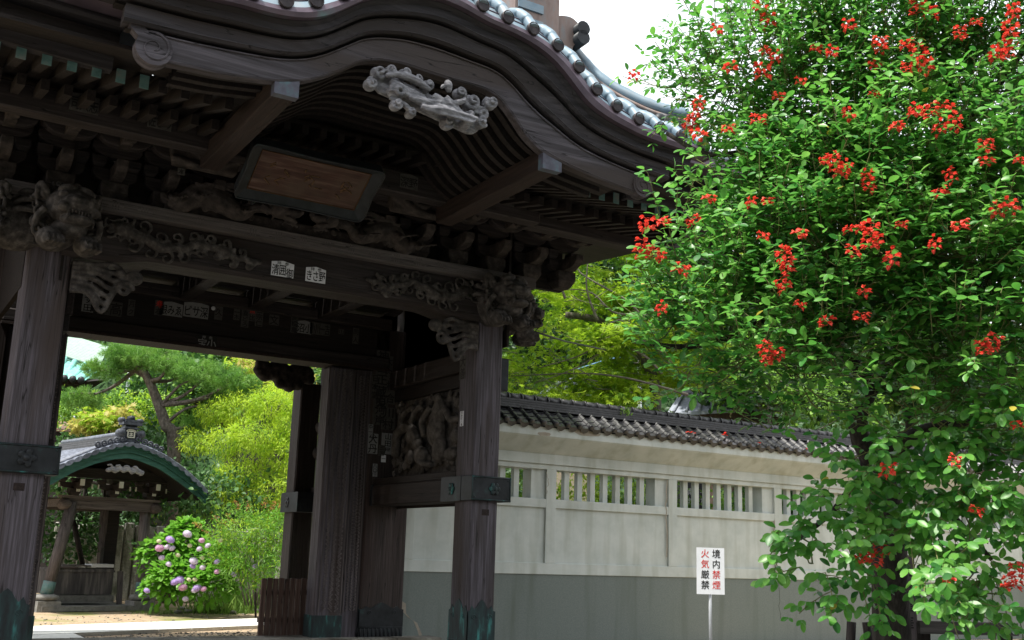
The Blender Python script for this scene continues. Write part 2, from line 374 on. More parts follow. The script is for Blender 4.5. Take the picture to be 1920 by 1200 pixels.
# ================================================================== TEMPLE GATE
G = empty('temple_gate', (0, 0, 0), label='large dark wooden temple gate with undulating gable roof, carved beams and bronze fittings', cat='gate')
random.seed(5)
def flower_fitting(parent, c, r=.075, n=6, axis='y', m=None):
    mb = MB()
    for i in range(n):
        a = 2 * PI * i / n; u, v = math.cos(a) * r * .72, math.sin(a) * r * .72
        p = (c[0] + u, c[1], c[2] + v) if axis == 'y' else (c[0], c[1] + u, c[2] + v)
        mb.ell(p, (r * .38, .014, r * .38) if axis == 'y' else (.014, r * .38, r * .38), nu=8, nv=6)
        mb.tube([p, c], [.004, .02], 5)
    mb.ell(c, (r * .42, .04, r * .42) if axis == 'y' else (.04, r * .42, r * .42), nu=10, nv=6)
    mb.lathe((c[0], c[1], c[2]), [(r * .62, -.012), (r * .62, -.004)], 12, axis)
    return mb.build('flower_rivet', m or M_ver, parent)
def shoe(parent, x0, x1, y0, y1, z0, h, faces=('f', 'l'), m=None, t=.012):
    """copper shoe with scalloped top and fluted foot round a pillar base"""
    prof = [(0, .82), (.08, .84), (.15, .93), (.24, .86), (.32, .91), (.40, .99), (.5, 1.04), (.60, .99), (.68, .91), (.76, .86), (.85, .93), (.92, .84), (1, .82)]
    mb = MB()
    def plate(a, b, ax, q0, q1):
        pts = [(a, z0)] + [(a + (b - a) * u, z0 + h * v) for u, v in prof] + [(b, z0)]
        mb.prism(pts, q0, q1, ax)
        n = 11
        for i in range(n):
            c = a + (b - a) * (i + .5) / n; z = z0 + h * .24
            p = lambda zz: (c, q0, zz) if ax == 'y' else (q0, c, zz)
            mb.tube([p(z0 + .01), p(z), p(z + .01)], [.016, .016, .004], 6)
        for u in (.22, .78):
            c = a + (b - a) * u; mb.tube([(w_[0], w_[1], w_[2]) for w_ in (spiral((c, q0, z0 + h * .72), .05, 1.2) if ax == 'y' else spiral((q0, c, z0 + h * .72), .05, 1.2, 'x'))], .009, 5)
        for zz in (.26, .30):
            p = [(a, q0, z0 + h * zz), (b, q0, z0 + h * zz)] if ax == 'y' else [(q0, a, z0 + h * zz), (q0, b, z0 + h * zz)]
            mb.tube(p, .008, 5)
    if 'f' in faces: plate(x0 - t, x1 + t, 'y', y0 - t, y0 + .001)
    if 'l' in faces: plate(y0 - t, y1 + t, 'x', x0 - t, x0 + .001)
    if 'r' in faces: plate(y0 - t, y1 + t, 'x', x1 + t, x1 - .001)
    return mb.build('copper_shoe', m or M_ver, parent)
def pillar(x0, x1, y0, y1, z0, z1, m, ch=.03, bev=True):
    pts = [(x0 + ch, y0), (x1 - ch, y0), (x1, y0 + ch), (x1, y1 - ch), (x1 - ch, y1), (x0 + ch, y1), (x0, y1 - ch), (x0, y0 + ch)]
    return MB().prism(pts, z0, z1, 'z').build('pillar', m, G)
PL, PR = (-7.16, -6.6), (0.0, 0.5)
FZ = -.17
for k, (a, b) in enumerate((PL, PR)):
    p = pillar(a, b, 0, .62, FZ, 5.42, W_pil); shoe(p, a, b, 0, .62, FZ, .98 if k == 0 else .88, ('f', 'l'))
    MB().bb(a - .12, b + .12, -.12, .74, FZ - .12, FZ + .01).build('base_stone', M_stn, p)
    # mortise plug under the tie fitting
    MB().bb(a + .19, a + .33, -.004, .05, 2.10, 2.2).build('wood_plug', W_yr, p)
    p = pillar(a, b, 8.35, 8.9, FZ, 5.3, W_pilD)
    MB().bb(a - .12, b + .12, 8.25, 9.0, -.6, FZ + .005).build('base_stone', M_stn, p)
# main (middle) pillars: broad post, carved jamb, board between
for sgn, ox in ((1, 0), (-1, -6.98)):
    X = lambda v: ox + sgn * v
    def bx(a, b): return (min(X(a), X(b)), max(X(a), X(b)))
    a, b = bx(-.12, .80)
    p = MB().prism([(a, 4.0), (b, 4.0), (b, 4.5), (a, 4.5)], FZ + .02, 5.9, 'z').build('main_pillar', W_pilD, G, bevel=.03)
    shoe(p, a, b, 4.0, 4.5, FZ + .02, .62, ('f', 'l') if sgn > 0 else ('f', 'r'), m=M_cop)
    a, b = bx(-1.06, -.5)
    j = MB().prism([(a, 3.98), (b, 3.98), (b, 4.42), (a, 4.42)], FZ, 5.0, 'z').build('door_jamb', W_pil, G, bevel=.035)
    MB().bb(a - .012, b + .012, 3.965, 4.43, FZ, FZ + .42).build('copper_shoe', M_ver, j)
    c, d = bx(-.5, -.12)
    q = MB().bb(c, d, 4.06, 4.38, FZ, 5.0).build('jamb_board', W_pil, G)
    # carved key-fret: rows of slanted ridges set point to point
    for (u0, u1, yy, pp, st) in ((a + .12, b - .05, 3.98, j, .085), (c + .09, d - .06, 4.06, q, .07)):
        mb = MB(); z = .35; r = 0
        while z < 4.9:
            wdt = (u1 - u0) / 3
            for i in range(3):
                s_ = 1 if (i + r) % 2 else -1; x = u0 + wdt * (i + .5); ln = wdt * .62
                mb.box((x, yy - .006, z), (ln * 1.25, .026, .022), ry=s_ * .72)
                mb.box((x + s_ * .01, yy - .006, z + .04), (ln * .8, .022, .016), ry=s_ * .72)
            z += st; r += 1 if int(z / st) % 3 == 0 else 0
        for e_ in (u0 - .03, u1 + .02): mb.bb(e_ - .009, e_ + .009, yy - .01, yy, .3, 4.92)
        mb.build('carved_fret', W_fret, pp)['kind'] = 'stuff'
# upper side walls: tie beams, carved panel, boards
for k, X0 in enumerate((0.0, -7.1)):
    xa, xb = (X0 - .035, X0 + .42) if k == 0 else (X0 + .1, X0 + .6)
    for (ya, yb) in ((.64, 4.12), (4.45, 8.32)):
        mb = MB().bb(xa, xb, ya, yb, 2.335, 2.72); mb.build('tie_beam', W_y, G, bevel=.02); x9 = xa; xa, xb = xa + .38, xa + .62
        MB().bb(x9 + .05, xb - .06, ya, yb, 2.725, 2.86).build('sill_rail', W_y, G, bevel=.012)
        MB().bb(xa + .03, xb - .05, ya, yb, 4.42, 4.66).build('top_rail', W_y, G, bevel=.012)
        MB().bb(xa - .1, xb - .02, ya, yb, 4.66, 5.02).build('head_beam', W_y, G, bevel=.02)
        MB().bb(X0 + .56, X0 + .60, ya, yb, 2.3, 7.9).build('wall_board', W_xd, G)
# crossing tie fittings at the front pillars (bronze wrapped beam ends)
for (a, b, z0, z1) in ((-7.95, -6.44, 2.325, 2.715), (-.06, .70, 2.335, 2.745)):
    t = MB().bb(a + .01, b - .01, -.055, .6, z0 + .01, z1 - .01).build('tie_beam', W_x, G)
    f = MB().bb(a, b, -.07, .30 if a > -1 else .3, z0, z1).build('bronze_sleeve', M_cop, t, bevel=.008)
    mb = MB()
    for zz in (z0 + .02, z1 - .02): mb.tube([(a, -.075, zz), (b, -.075, zz)], .011, 5)
    for xx in (a + .012, b - .012): mb.tube([(xx, -.075, z0), (xx, -.075, z1)], .011, 5)
    mb.build('raised_edge', M_ver, f)
    if a < -1: flower_fitting(f, (-6.86, -.085, 2.53), .12, 5, m=M_cop)
    else: flower_fitting(f, (.38, -.085, 2.54), .10, 6)
    mb = MB()
    for xx in (a + .06, b - .06):
        for zz in (z0 + .06, z1 - .06): mb.ell((xx, -.08, zz), (.014, .01, .014), nu=6, nv=4)
    mb.build('nail_heads', M_ver, f)
# sleeve on the inner side face, far end plates
f = MB().bb(-.066, -.03, .30, 1.0, 2.335, 2.745).build('bronze_sleeve', M_cop, G); flower_fitting(f, (-.08, .62, 2.54), .1, 6, 'x')
f = MB().bb(-.085, .03, 4.02, 4.42, 2.32, 2.74).build('bronze_sleeve', M_cop, G, label='dark bronze beam-end plate beside the paper-covered post')
MB().bb(-.045, .5, 3.9, 4.0, 2.33, 2.73).build('bronze_sleeve', M_cop, G)
f = MB().bb(-.07, .4, 7.9, 8.98, 2.28, 2.73).build('bronze_sleeve', M_cop, G); flower_fitting(f, (-.08, 8.55, 2.5), .12, 6, 'x', m=M_cop)
# upper bracket-shaped bronze box outside the right pillar
MB().bb(.505, .72, .15, .45, 4.25, 4.82).build('bronze_box', M_cop, G, label='small dark bronze box on the outer side of the right pillar', bevel=.01)

# main front beam: lower beam carved, upper plate
def zarch(x, z0, rise):        # underside gently arched up near the pillars
    u = min(abs(x + 6.6), abs(x - 0.0)); return z0 + rise * min(1, max(0, (u - .5) / .6)) ** 2 * (3 - 2 * min(1, max(0, (u - .5) / .6)))
xs = np.linspace(-6.75, .1, 60)
top, bot = 6.02, 5.36
rows = []
for x in xs:
    zb = zarch(x, bot, .10); rows.append([(x, -.12, top), (x, -.14, (top * .5 + zb * .5)), (x, -.12, zb + .05), (x, -.05, zb), (x, .45, zb), (x, .5, zb + .04), (x, .5, top)])
MB().grid(rows, False, True).build('main_beam', W_x, G)
pl = MB().bb(-7.6, .95, -.30, .68, 6.03, 6.225).build('top_plate', W_xl, G, bevel=.012)
mb = MB(); x = -6.35; i = 0
while x < .2:                    # basket-weave of incised bars, raised fillets
    if i % 2: 
        for q in range(3): mb.bb(x - .05 + q * .04, x - .035 + q * .04, -.3035, -.299, 6.06, 6.19)
    else:
        for q in range(3): mb.bb(x - .09, x + .10, -.3035, -.299, 6.075 + q * .04, 6.086 + q * .04)
    x += .2; i += 1
mb.build('weave_carving', W_xl, pl)['kind'] = 'stuff'
# groove line under beam edge
mb = MB(); mb.tube([(x, -.135, zarch(x, bot, .10) + .085) for x in np.linspace(-6.0, -.35, 40)], .008, 5); mb.build('edge_bead', W_x, G)
# vine and dragon relief on the main beam
def relief(x0, x1, zc, amp, flip, seed):
    rr = random.Random(seed); mb = MB(); n = 90; pts = []
    for i in range(n):
        t = i / (n - 1); x = x0 + (x1 - x0) * t; z = zc + amp * math.sin(t * 11 + seed) * (1 - .35 * t) + .02 * math.sin(t * 37)
        pts.append((x, -.14 - .012 * math.sin(t * 9) - .015, z))
    rad = [.075 * (1 - .7 * i / n) + .016 for i in range(n)]
    mb.tube(pts, rad, 7)
    for i in range(6, n - 4, 5):
        p = pts[i]; s_ = 1 if (i // 5) % 2 else -1; r = rad[i] * 1.3 + .02
        mb.tube([(q[0], q[1], q[2]) for q in spiral((p[0], p[1] - .01, p[2] + s_ * r * 1.3), r, 1.1, flip=s_ * flip, start=-s_ * PI / 2, n=12)], [.03 - .0016 * j for j in range(12)], 6)
        for q in range(6):
            a = rr.uniform(0, 6.28); mb.ell((p[0] + math.cos(a) * .12, p[1] - .01, p[2] + math.sin(a) * .11), (.05, .03, .024), (0, a, 0), 7, 5)
    hx, hy, hz = pts[0]
    for i in range(11):        # curls bunched at the root
        a = rr.uniform(0, 6.28); q = rr.uniform(.02, .2)
        mb.tube(spiral((hx + q * math.cos(a) * 1.2, hy - .01, hz + q * math.sin(a) * .9), rr.uniform(.05, .1), 1.3, flip=rr.choice((-1, 1)), start=a, n=14), [.026 - .0014 * j for j in range(14)], 5)
    carve('beam_relief', mb, W_car, G, .014, 1)
relief(-6.1, -3.95, 5.75, .09, 1, 1); relief(-.35, -2.2, 5.73, .09, -1, 2)
# lintel assembly in the middle plane
MB().bb(-7.0, .2, 3.93, 4.6, 5.075, 5.30).build('lintel', W_x, G, bevel=.025)
MB().bb(-7.0, .2, 4.0, 4.4, 5.30, 5.86).build('slip_board', W_xd, G)
MB().bb(-7.0, .2, 3.9, 4.5, 5.865, 6.1).build('upper_lintel', W_x, G, bevel=.025)
MB().bb(-7.0, .2, 3.92, 4.5, 5.02, 5.073).build('lintel_moulding', W_yr, G)
MB().bb(-7.0, .4, 8.3, 8.9, 5.88, 6.25).build('rear_beam', W_x, G, bevel=.025)
MB().bb(-8.5, 1.2, 8.6, 8.7, 6.2, 8.4).build('wall_board', W_xd, G)
MB().bb(-7.17, -7.1, .3, 3.1, 4.9, 7.6).build('wall_board', W_xd, G)
# dark side wing left of the gate with sloping struts
for i in range(9): MB().bb(-7.1 - .5 * i - .49, -7.1 - .5 * i, 3.0, 3.08, -.2, 7.6).build('wing_board', W_pilD, G)
for i in range(3): MB().tube([(-9.6, 3.2, 2.6 + 1.2 * i), (-7.3, 3.4, 4.1 + 1.2 * i)], .16, 4).build('wing_strut', W_x, G)
for q_ in ((.1, 4.6), (-7.2, 4.6)): MB().bb(q_[0] + .46, q_[0] + .5, -.02, 8.6, 5.0, 7.9).build('wall_board', W_xd, G)
# ceiling boards and cross beams inside
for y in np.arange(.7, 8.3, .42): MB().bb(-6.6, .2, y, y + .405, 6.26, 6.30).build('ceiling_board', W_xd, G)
for x in (-5.3, -4.0, -2.7, -1.3): MB().bb(x - .13, x + .13, .52, 8.3, 5.88, 6.25).build('cross_beam', W_y, G, bevel=.02)
# open tracery brackets under the main beam ends
def tracery(cx, s_, y=-.02, z=5.32):
    mb = MB(); rr = random.Random(int(cx * 10))
    mb.prism([(cx, z), (cx + s_ * .18, z), (cx + s_ * .1, z - .45), (cx, z - .42)], y - .02, y + .14, 'y')
    for i in range(7):
        t = i / 6; zz = z - .04 - .4 * t; ln = .75 - .25 * abs(t - .35)
        mb.tube(smooth([(cx, y, zz), (cx + s_ * ln * .4, y - .03, zz + .04 * math.sin(i)), (cx + s_ * ln * .75, y - .02, zz + .05 - .05 * i), (cx + s_ * ln, y, z - .04 - .3 * t)], 12), .04, 6)
    for q in range(4):
        mb.ell((cx + s_ * (.25 + .2 * q), y - .02, z - .1 - .06 * (q % 2)), (.08, .05, .07))
    mb.ell((cx + s_ * .84, y - .02, z - .14), (.13, .08, .11)); mb.tube(spiral((cx + s_ * .72, y - .05, z - .33), .12, 1.4, flip=s_), .035, 6)
    carve('tracery_bracket', mb, W_car, G, .016, 1)
tracery(-6.58, 1); tracery(-.02, -1)
# dark leafy bracket at the top of the rear opening
mb = MB(); rr = random.Random(4)
for i in range(60): 
    t = rr.random(); mb.ell((.15 - 1.25 * t, 8.3, 5.62 - rr.random() * .5 * (1 - abs(t - .45))), (.17, .16, .12), (rr.random(), rr.random(), 0), 8, 6)
carve('leaf_bracket', mb, W_carD, G, .03, 1)

# ---------------- guardian lion carvings at the beam ends
def lion(name, M, label, seed=1, tusk=False):
    rr = random.Random(seed); mb = MB()
    E_ = lambda c, r, rot=None: mb.ell(c, r, rot, 12, 9)
    E_((0, .25, .02), (.34, .5, .42)); E_((0, -.18, .12), (.33, .34, .27)); E_((0, -.42, .10), (.25, .2, .14)); E_((0, -.52, .13), (.12, .1, .075))
    E_((0, -.40, -.10), (.21, .2, .075)); E_((0, -.2, -.18), (.24, .22, .12))
    for s_ in (-1, 1):
        E_((s_ * .1, -.56, .14), (.05, .05, .04)); E_((s_ * .17, -.38, .22), (.085, .07, .06)); E_((s_ * .17, -.43, .225), (.035, .03, .035))
        E_((s_ * .2, -.46, .04), (.09, .1, .07)); E_((s_ * .13, -.33, .33), (.13, .09, .06), (0, s_ * .3, 0))
        E_((s_ * .33, -.1, .28), (.07, .13, .16), (0, s_ * .5, 0))
        mb.tube(smooth([(s_ * .14, -.5, -.02), (s_ * .18, -.53, -.12), (s_ * .2, -.46, -.2)], 8), [.03, .028, .026, .022, .018, .012, .01, .008, .006][:9], 6)
        # mane curls
        for i in range(6):
            a = -.9 + i * .42; c = (s_ * (.36 + .03 * math.sin(i)), -.12 + .06 * (i % 2), .33 * math.sin(a) + .02)
            mb.tube([(q[0], q[1], q[2]) for q in spiral(c, .11, 1.6, 'y', s_, 18, start=i, rise=.07)], [.036 - .0012 * j for j in range(18)], 6)
        # fore paws
        px = s_ * .25; E_((px, -.22, -.36), (.16, .2, .15))
        for q in range(4): E_((px - .1 + q * .066, -.36, -.40), (.04, .12, .085)); E_((px - .1 + q * .066, -.46, -.45), (.02, .04, .02))
        mb.tube(smooth([(s_ * .3, .05, -.1), (s_ * .4, -.1, -.2), (s_ * .42, -.2, -.1), (s_ * .36, -.28, .02)], 15), .05, 6)
    for i in range(15):
        a = rr.uniform(-1, 1); c = (a * .26, -.30 + .25 * a * a + rr.uniform(0, .2), .37 - .1 * a * a + rr.uniform(-.03, .04))
        mb.tube(spiral(c, .07, 1.5, 'y', rr.choice((-1, 1)), 14, start=rr.uniform(0, 6), rise=.04), [.027 - .001 * j for j in range(14)], 5)
    for i in range(9):
        a = i / 8 * PI; mb.tube(smooth([(.3 * math.cos(a), .1, .1 + .25 * math.sin(a)), (.42 * math.cos(a), .2, .1 + .38 * math.sin(a)), (.40 * math.cos(a) + .06, .38, .1 + .40 * math.sin(a))], 8), .045, 6)
    for q in range(7): mb.box((-.13 + q * .043, -.575, -.035), (.022, .03, .05), taper=.5)
    for q in range(40):
        a = rr.uniform(-1.5, 1.5); h_ = rr.uniform(-.25, .42); c = (.36 * math.sin(a), .02 - .25 * math.cos(a) * .6, h_)
        mb.tube(spiral(c, rr.uniform(.04, .075), 1.6, 'y', rr.choice((-1, 1)), 14, start=rr.uniform(0, 6), rise=.06), [.019 - .0007 * j for j in range(14)], 5)
    mb.bb(-.2, .2, .2, .7, -.3, .3)
    o = carve(name, mb, W_car, G, .0105, 0, True, label); o.matrix_local = M; return o
lion('lion_carving', TR((-6.82, -.38, 5.77), (0, 0, .25), 1.02), 'carved lion head looking out over the left front pillar', 1)
lion('lion_carving', TR((.22, -.38, 5.68), (0, 0, .12), 1.0), 'carved lion head looking out over the right front pillar', 2)
lion('lion_carving', TR((-7.62, -.05, 5.72), (0, 0, -1.3), 1.0), 'carved lion head cut by the left edge of the photo', 3)
lion('lion_carving', TR((.80, .2, 5.58), (0, 0, 1.15), .92), 'carved lion head turned sideways at the outer right corner', 4)

# ---------------- bracket sets
def blk(mb, x, y, z, s=.30, h=.2):
    q = s / 2; mb.bb(x - q, x + q, y - q, y + q, z + h * .45, z + h)
    mb.box((x, y, z + h * .225), (s, s, h * .45), taper=.62)
def armx(mb, x, y, z, L, h=.24, w=.15):
    q = L / 2; pts = [(-q, h), (q, h), (q, h * .55), (q - .05, h * .28), (q - .14, h * .06), (q - .26, 0), (-q + .26, 0), (-q + .14, h * .06), (-q + .05, h * .28), (-q, h * .55)]
    mb.prism([(x + a, z + b) for a, b in pts], y - w / 2, y + w / 2, 'y')
def army(mb, x, y, z, L, h=.24, w=.15, nose=False):
    """arm reaching towards the front (-y) from y"""
    if nose:
        pts = [(.1, 0), (.1, h), (-L * .55, h), (-L * .8, h * 1.05), (-L * 1.08, h * 1.45), (-L * 1.0, h * .9), (-L * 1.02, h * .4), (-L * .86, h * -.05), (-L * .7, -.03), (-L * .55, .05), (-L * .4, 0)]
    else: pts = [(.1, 0), (.1, h), (-L, h), (-L, h * .55), (-L + .06, h * .25), (-L + .16, h * .05), (-L + .28, 0)]
    mb.prism([(y + a, z + b) for a, b in pts], x - w / 2, x + w / 2, 'x')
def bracket_set(x, side=0):
    z0 = 6.235
    m1 = MB(); blk(m1, x, .1, z0, .38, .3); m1.build('bearing_block', W_carD, G, bevel=.012)
    for k in range(3):
        z = z0 + .30 + k * .40; y = .1 - k * .5
        m = MB(); L = .62 if k == 0 else .70
        for kk in range(k + 1):
            yy = .1 - kk * .5; armx(m, x, yy, z + .004 * kk, L, .22, .15)
            for dx in (-.24, .24): blk(m, x + dx, yy, z + .225, .21, .17)
        m.build('bracket_arm', W_x, G, bevel=.01)
        m = MB(); army(m, x, y, z + .002, .58, .225, .16, nose=k > 0)
        if k == 2: army(m, x, y, z + .24, .5, .2, .15, nose=True)
        m.build('bracket_nose', W_yr if k == 2 else W_carD, G, bevel=.01)
for x in (-8.4, -7.65, -6.88, -6.15, -5.42, -4.75, -1.98, -1.25, -.5, .25, 1.0, 1.75): bracket_set(x)
# side return of brackets at the right end
for y in (1.2, 2.6, 4.1):
    m = MB(); blk(m, .25, y, 6.235, .42, .28)
    for k in range(3):
        z = 6.53 + .4 * k; m.bb(.0, .8 + .5 * k, y - .08, y + .08, z, z + .23); blk(m, .7 + .5 * k, y, z + .23, .27, .17)
        m.bb(.45 + .45 * k, .6 + .45 * k, y - .62, y + .62, z, z + .22)
    m.build('bracket_arm', W_x, G)
# back wall of the bracket zone and the beam with swirls behind the plaque
MB().bb(-8.6, 1.9, .3, .4, 6.24, 8.0).build('wall_board', W_xd, G)
MB().bb(-4.95, -1.75, -.62, -.35, 6.98, 7.38).build('rainbow_beam', W_x, G, bevel=.03)
mb = MB()
for cx, s_ in ((-5.12, 1), (-1.72, -1)):
    mb.tube(spiral((cx, -1.02, 7.02), .24, 2.0, flip=s_, n=40, start=PI * .4, rise=.05), [.05 - .0009 * j for j in range(40)], 7)
    mb.tube(smooth([(cx - s_ * .5, -1.0, 6.75), (cx, -1.0, 6.72), (cx + s_ * .5, -1.02, 6.95), (cx + s_ * .9, -1.0, 6.92)], 20), .06, 7)
    mb.prism([(cx - .45, 6.7), (cx + .45, 6.7), (cx + .5, 6.95), (cx + .3, 7.32), (cx - .3, 7.32), (cx - .5, 6.95)], -.98, -.8)
    carve('swirl_carving', mb, W_carD, G, .022, 1); mb = MB()
# dark crest carving under the gable apex
mb = MB(); rr = random.Random(9)
for i in range(60):
    a = rr.uniform(-1, 1); mb.ell((-3.2 + a * 1.5, -1.0, 7.35 + rr.random() * .55 * (1 - abs(a))), (rr.uniform(.08, .2), .08, rr.uniform(.04, .09)), (0, rr.uniform(-1, 1), 0), 8, 6)
mb.prism([(-4.9, 7.2), (-1.5, 7.2), (-2.2, 7.7), (-3.2, 8.0), (-4.2, 7.7)], -.94, -.85)
carve('gable_carving', mb, W_carD, G, .03, 1)
# twin dragons between beam and plaque
def dragons():
    rr = random.Random(21); mb = MB()
    for s_, cx in ((1, -4.05), (-1, -2.85)):
        body = smooth([(cx - s_ * 1.45, -.15, 6.42), (cx - s_ * 1.2, -.3, 6.33), (cx - s_ * .95, -.3, 6.55), (cx - s_ * .62, -.35, 6.45), (cx - s_ * .35, -.42, 6.32), (cx - s_ * .15, -.45, 6.44), (cx + s_ * .05, -.5, 6.44)], 60)
        n = len(body); mb.tube(body, [.07 + .10 * math.sin(PI * min(1, i / n * 1.3)) for i in range(n)], 10)
        for i in range(3, n - 3, 2):
            p = body[i]; mb.ell((p[0], p[1], p[2] + .13 + .03 * math.sin(i)), (.022, .02, .06), (0, .4 * s_, 0), 6, 5)
        hx, hz = cx + s_ * .22, 6.44
        mb.ell((hx, -.55, hz), (.17, .15, .12)); mb.ell((hx + s_ * .17, -.6, hz - .02), (.14, .1, .065)); mb.ell((hx + s_ * .29, -.62, hz + .02), (.05, .06, .045))
        mb.ell((hx + s_ * .12, -.6, hz - .12), (.14, .09, .035), (0, s_ * .25, 0)); mb.ell((hx + s_ * .02, -.68, hz + .07), (.045, .04, .045)); mb.ell((hx + s_ * .02, -.62, hz + .12), (.09, .05, .03))
        for q in range(2): mb.tube(smooth([(hx - s_ * .05, -.55 - .08 * q, hz + .1), (hx - s_ * .25, -.58 - .08 * q, hz + .2), (hx - s_ * .45, -.55, hz + .22 + .05 * q)], 10), [.035 - .002 * i for i in range(11)], 6)
        for q in range(22):
            a = rr.uniform(1.6, 4.6); ln = rr.uniform(.12, .3); mb.tube([(hx - s_ * .08, -.5, hz), (hx - s_ * .08 + s_ * math.cos(a) * ln, -.55 + rr.uniform(-.05, .05), hz + math.sin(a) * ln * .7)], [.022, .006], 5)
        for q in range(6): mb.tube(smooth([(hx + s_ * .05, -.6, hz - .12), (hx + s_ * (.02 + .04 * q), -.64, hz - .2), (hx + s_ * (.0 + .06 * q), -.62, hz - .24)], 6), .012, 5)
        for (lx, lz) in ((cx - s_ * .95, 6.5), (cx - s_ * .3, 6.4), (cx - s_ * 1.3, 6.4)):
            mb.tube(smooth([(lx, -.4, lz), (lx - s_ * .1, -.52, lz - .06), (lx - s_ * .02, -.58, lz - .13)], 8), .05, 7)
            for q in range(4): mb.tube(smooth([(lx - s_ * .02, -.6, lz - .12), (lx - s_ * .12 + q * .07, -.66, lz - .1 + .02 * q), (lx - s_ * .14 + q * .08, -.66, lz - .2)], 6), [.022, .02, .018, .014, .01, .008, .005], 5)
        for q in range(4): mb.tube(smooth([(cx - s_ * .9, -.4, 6.62), (cx - s_ * (.6 + .15 * q), -.45, 6.74 - .03 * q), (cx - s_ * (.2 + .1 * q), -.42, 6.73 - .05 * q)], 12), .02, 5)
        for q in range(14): mb.tube(spiral((cx - s_ * rr.uniform(-.1, 1.5), -.35, 6.27 + rr.random() * .12), .06, 1.2, flip=rr.choice((1, -1)), n=12, start=rr.uniform(0, 6)), .018, 5)
    mb.bb(-5.45, -1.5, -.2, -.1, 6.24, 6.42)
    carve('dragon_frieze', mb, W_carD, G, .016, 1, label='pair of carved dragons facing each other above the main beam')
dragons()
# carved immortals panel between right pillar and main post (inner face towards -x)
def immortals():
    rr = random.Random(8); mb = MB(); y0, y1, z0, z1 = .85, 3.95, 2.98, 4.36
    mb.bb(.46, .52, y0 - .1, y1 + .1, z0 - .1, z1 + .06)
    def Yz(u, v): return (.43, y1 - (y1 - y0) * u, z0 + (z1 - z0) * v)    # u from left, v up as seen
    def E_(u, v, r, rot=None, d=0):
        p = Yz(u, v); mb.ell((p[0] - d, p[1], p[2]), r, rot, 10, 8)
    def T_(pts, r):
        q = smooth([(Yz(u, v)[0] - d, Yz(u, v)[1], Yz(u, v)[2]) for u, v, d in pts], 18); mb.tube(q, r, 7)
    # large standing figure, right of centre
    E_(.62, .95, (.08, .14, .10), d=.1); E_(.64, .75, (.12, .26, .26), d=.08); E_(.62, .5, (.14, .3, .3), d=.1); E_(.66, .27, (.12, .22, .25), d=.08)
    T_([(.55, .85, .12), (.47, .65, .16), (.5, .45, .14)], .07); T_([(.72, .8, .1), (.82, .62, .14), (.92, .62, .1)], .07)
    # leaping animal, left
    T_([(.05, .25, .06), (.1, .55, .12), (.25, .62, .12), (.36, .5, .12), (.38, .3, .1)], .10); T_([(.12, .55, .1), (.16, .78, .12), (.28, .9, .1), (.30, .8, .08)], .06)
    T_([(.27, .62, .12), (.34, .82, .12), (.42, .88, .08)], .055); E_(.3, .48, (.1, .2, .14), d=.12)
    # kneeling figure, lower centre
    E_(.42, .36, (.1, .12, .1), d=.16); E_(.45, .2, (.12, .24, .17), d=.12); E_(.28, .2, (.1, .16, .16), d=.08)
    T_([(.4, .28, .16), (.48, .1, .18), (.6, .05, .12)], .06)
    E_(.82, .17, (.1, .24, .12), d=.1); E_(.86, .4, (.09, .16, .14), d=.08)
    for i in range(70):
        u, v = rr.random(), rr.random()
        if rr.random() < .5: v = v * .22
        elif rr.random() < .5: v = .8 + v * .2
        p = Yz(u, v)
        mb.tube(spiral((p[0] - .03, p[1], p[2]), rr.uniform(.05, .10), 1.2, 'x', rr.choice((-1, 1)), 12, start=rr.uniform(0, 6), rise=.03), [.032 - .001 * j for j in range(12)], 5)
    for i in range(50): E_(rr.random(), rr.random(), (.05, rr.uniform(.04, .1), rr.uniform(.04, .1)), (rr.random(), 0, 0))
    carve('figure_panel', mb, W_carP, G, .018, 1, label='pierced relief panel of figures and clouds beside the right front pillar')
immortals()
for (ya, yb) in ((4.6, 8.3),): 
    mb = MB(); rr = random.Random(3); mb.bb(.46, .52, ya, yb, 2.9, 4.4)
    for i in range(40): mb.ell((.42, rr.uniform(ya, yb), rr.uniform(2.9, 4.4)), (.08, .14, .12), (rr.random(), 0, 0), 8, 6)
    carve('figure_panel', mb, W_carD, G, .035, 1)

# ---------------- purlin with rafters and eaves of the main roof
pur = MB().bb(-9.6, .25, -1.46, -1.2, 6.80, 7.16).build('eave_purlin', W_x, G, bevel=.02)
MB().bb(.25, 7.5, -1.15, -.85, 6.86, 7.2).build('eave_purlin', W_x, G, bevel=.02)
ZE = {}
def zfas(py_l, Y): return onY(150, py_l, Y)[2]
# base rafters (dark) and flying rafters (green capped)
yF = -3.25
zr = onY(100, 115, yF)[2]
def rafter(x, cap=True):
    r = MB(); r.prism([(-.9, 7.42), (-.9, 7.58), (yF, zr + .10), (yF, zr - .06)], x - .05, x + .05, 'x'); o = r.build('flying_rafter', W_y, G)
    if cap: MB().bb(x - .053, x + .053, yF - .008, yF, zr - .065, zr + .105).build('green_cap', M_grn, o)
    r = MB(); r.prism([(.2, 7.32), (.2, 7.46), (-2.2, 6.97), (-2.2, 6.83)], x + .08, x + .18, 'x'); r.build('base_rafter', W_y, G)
x = -9.2
while x < 2.6:
    if not (-6.35 < x < -.15): rafter(x)
    x += .268
r = MB(); r.bb(-9.6, 2.6, yF + .01, 3.0, zr + .11 + .0, zr + .14); 
soff = MB().prism([(3.0, 7.9), (3.0, 7.95), (yF - .5, zr + .19), (yF - .5, zr + .14)], -9.8, -6.4, 'x').build('soffit_board', W_xd, G)
MB().prism([(9.0, 7.9), (9.0, 7.95), (yF - .5, zr + .19), (yF - .5, zr + .14)], -.1, 3.4, 'x').build('soffit_board', W_xd, G)
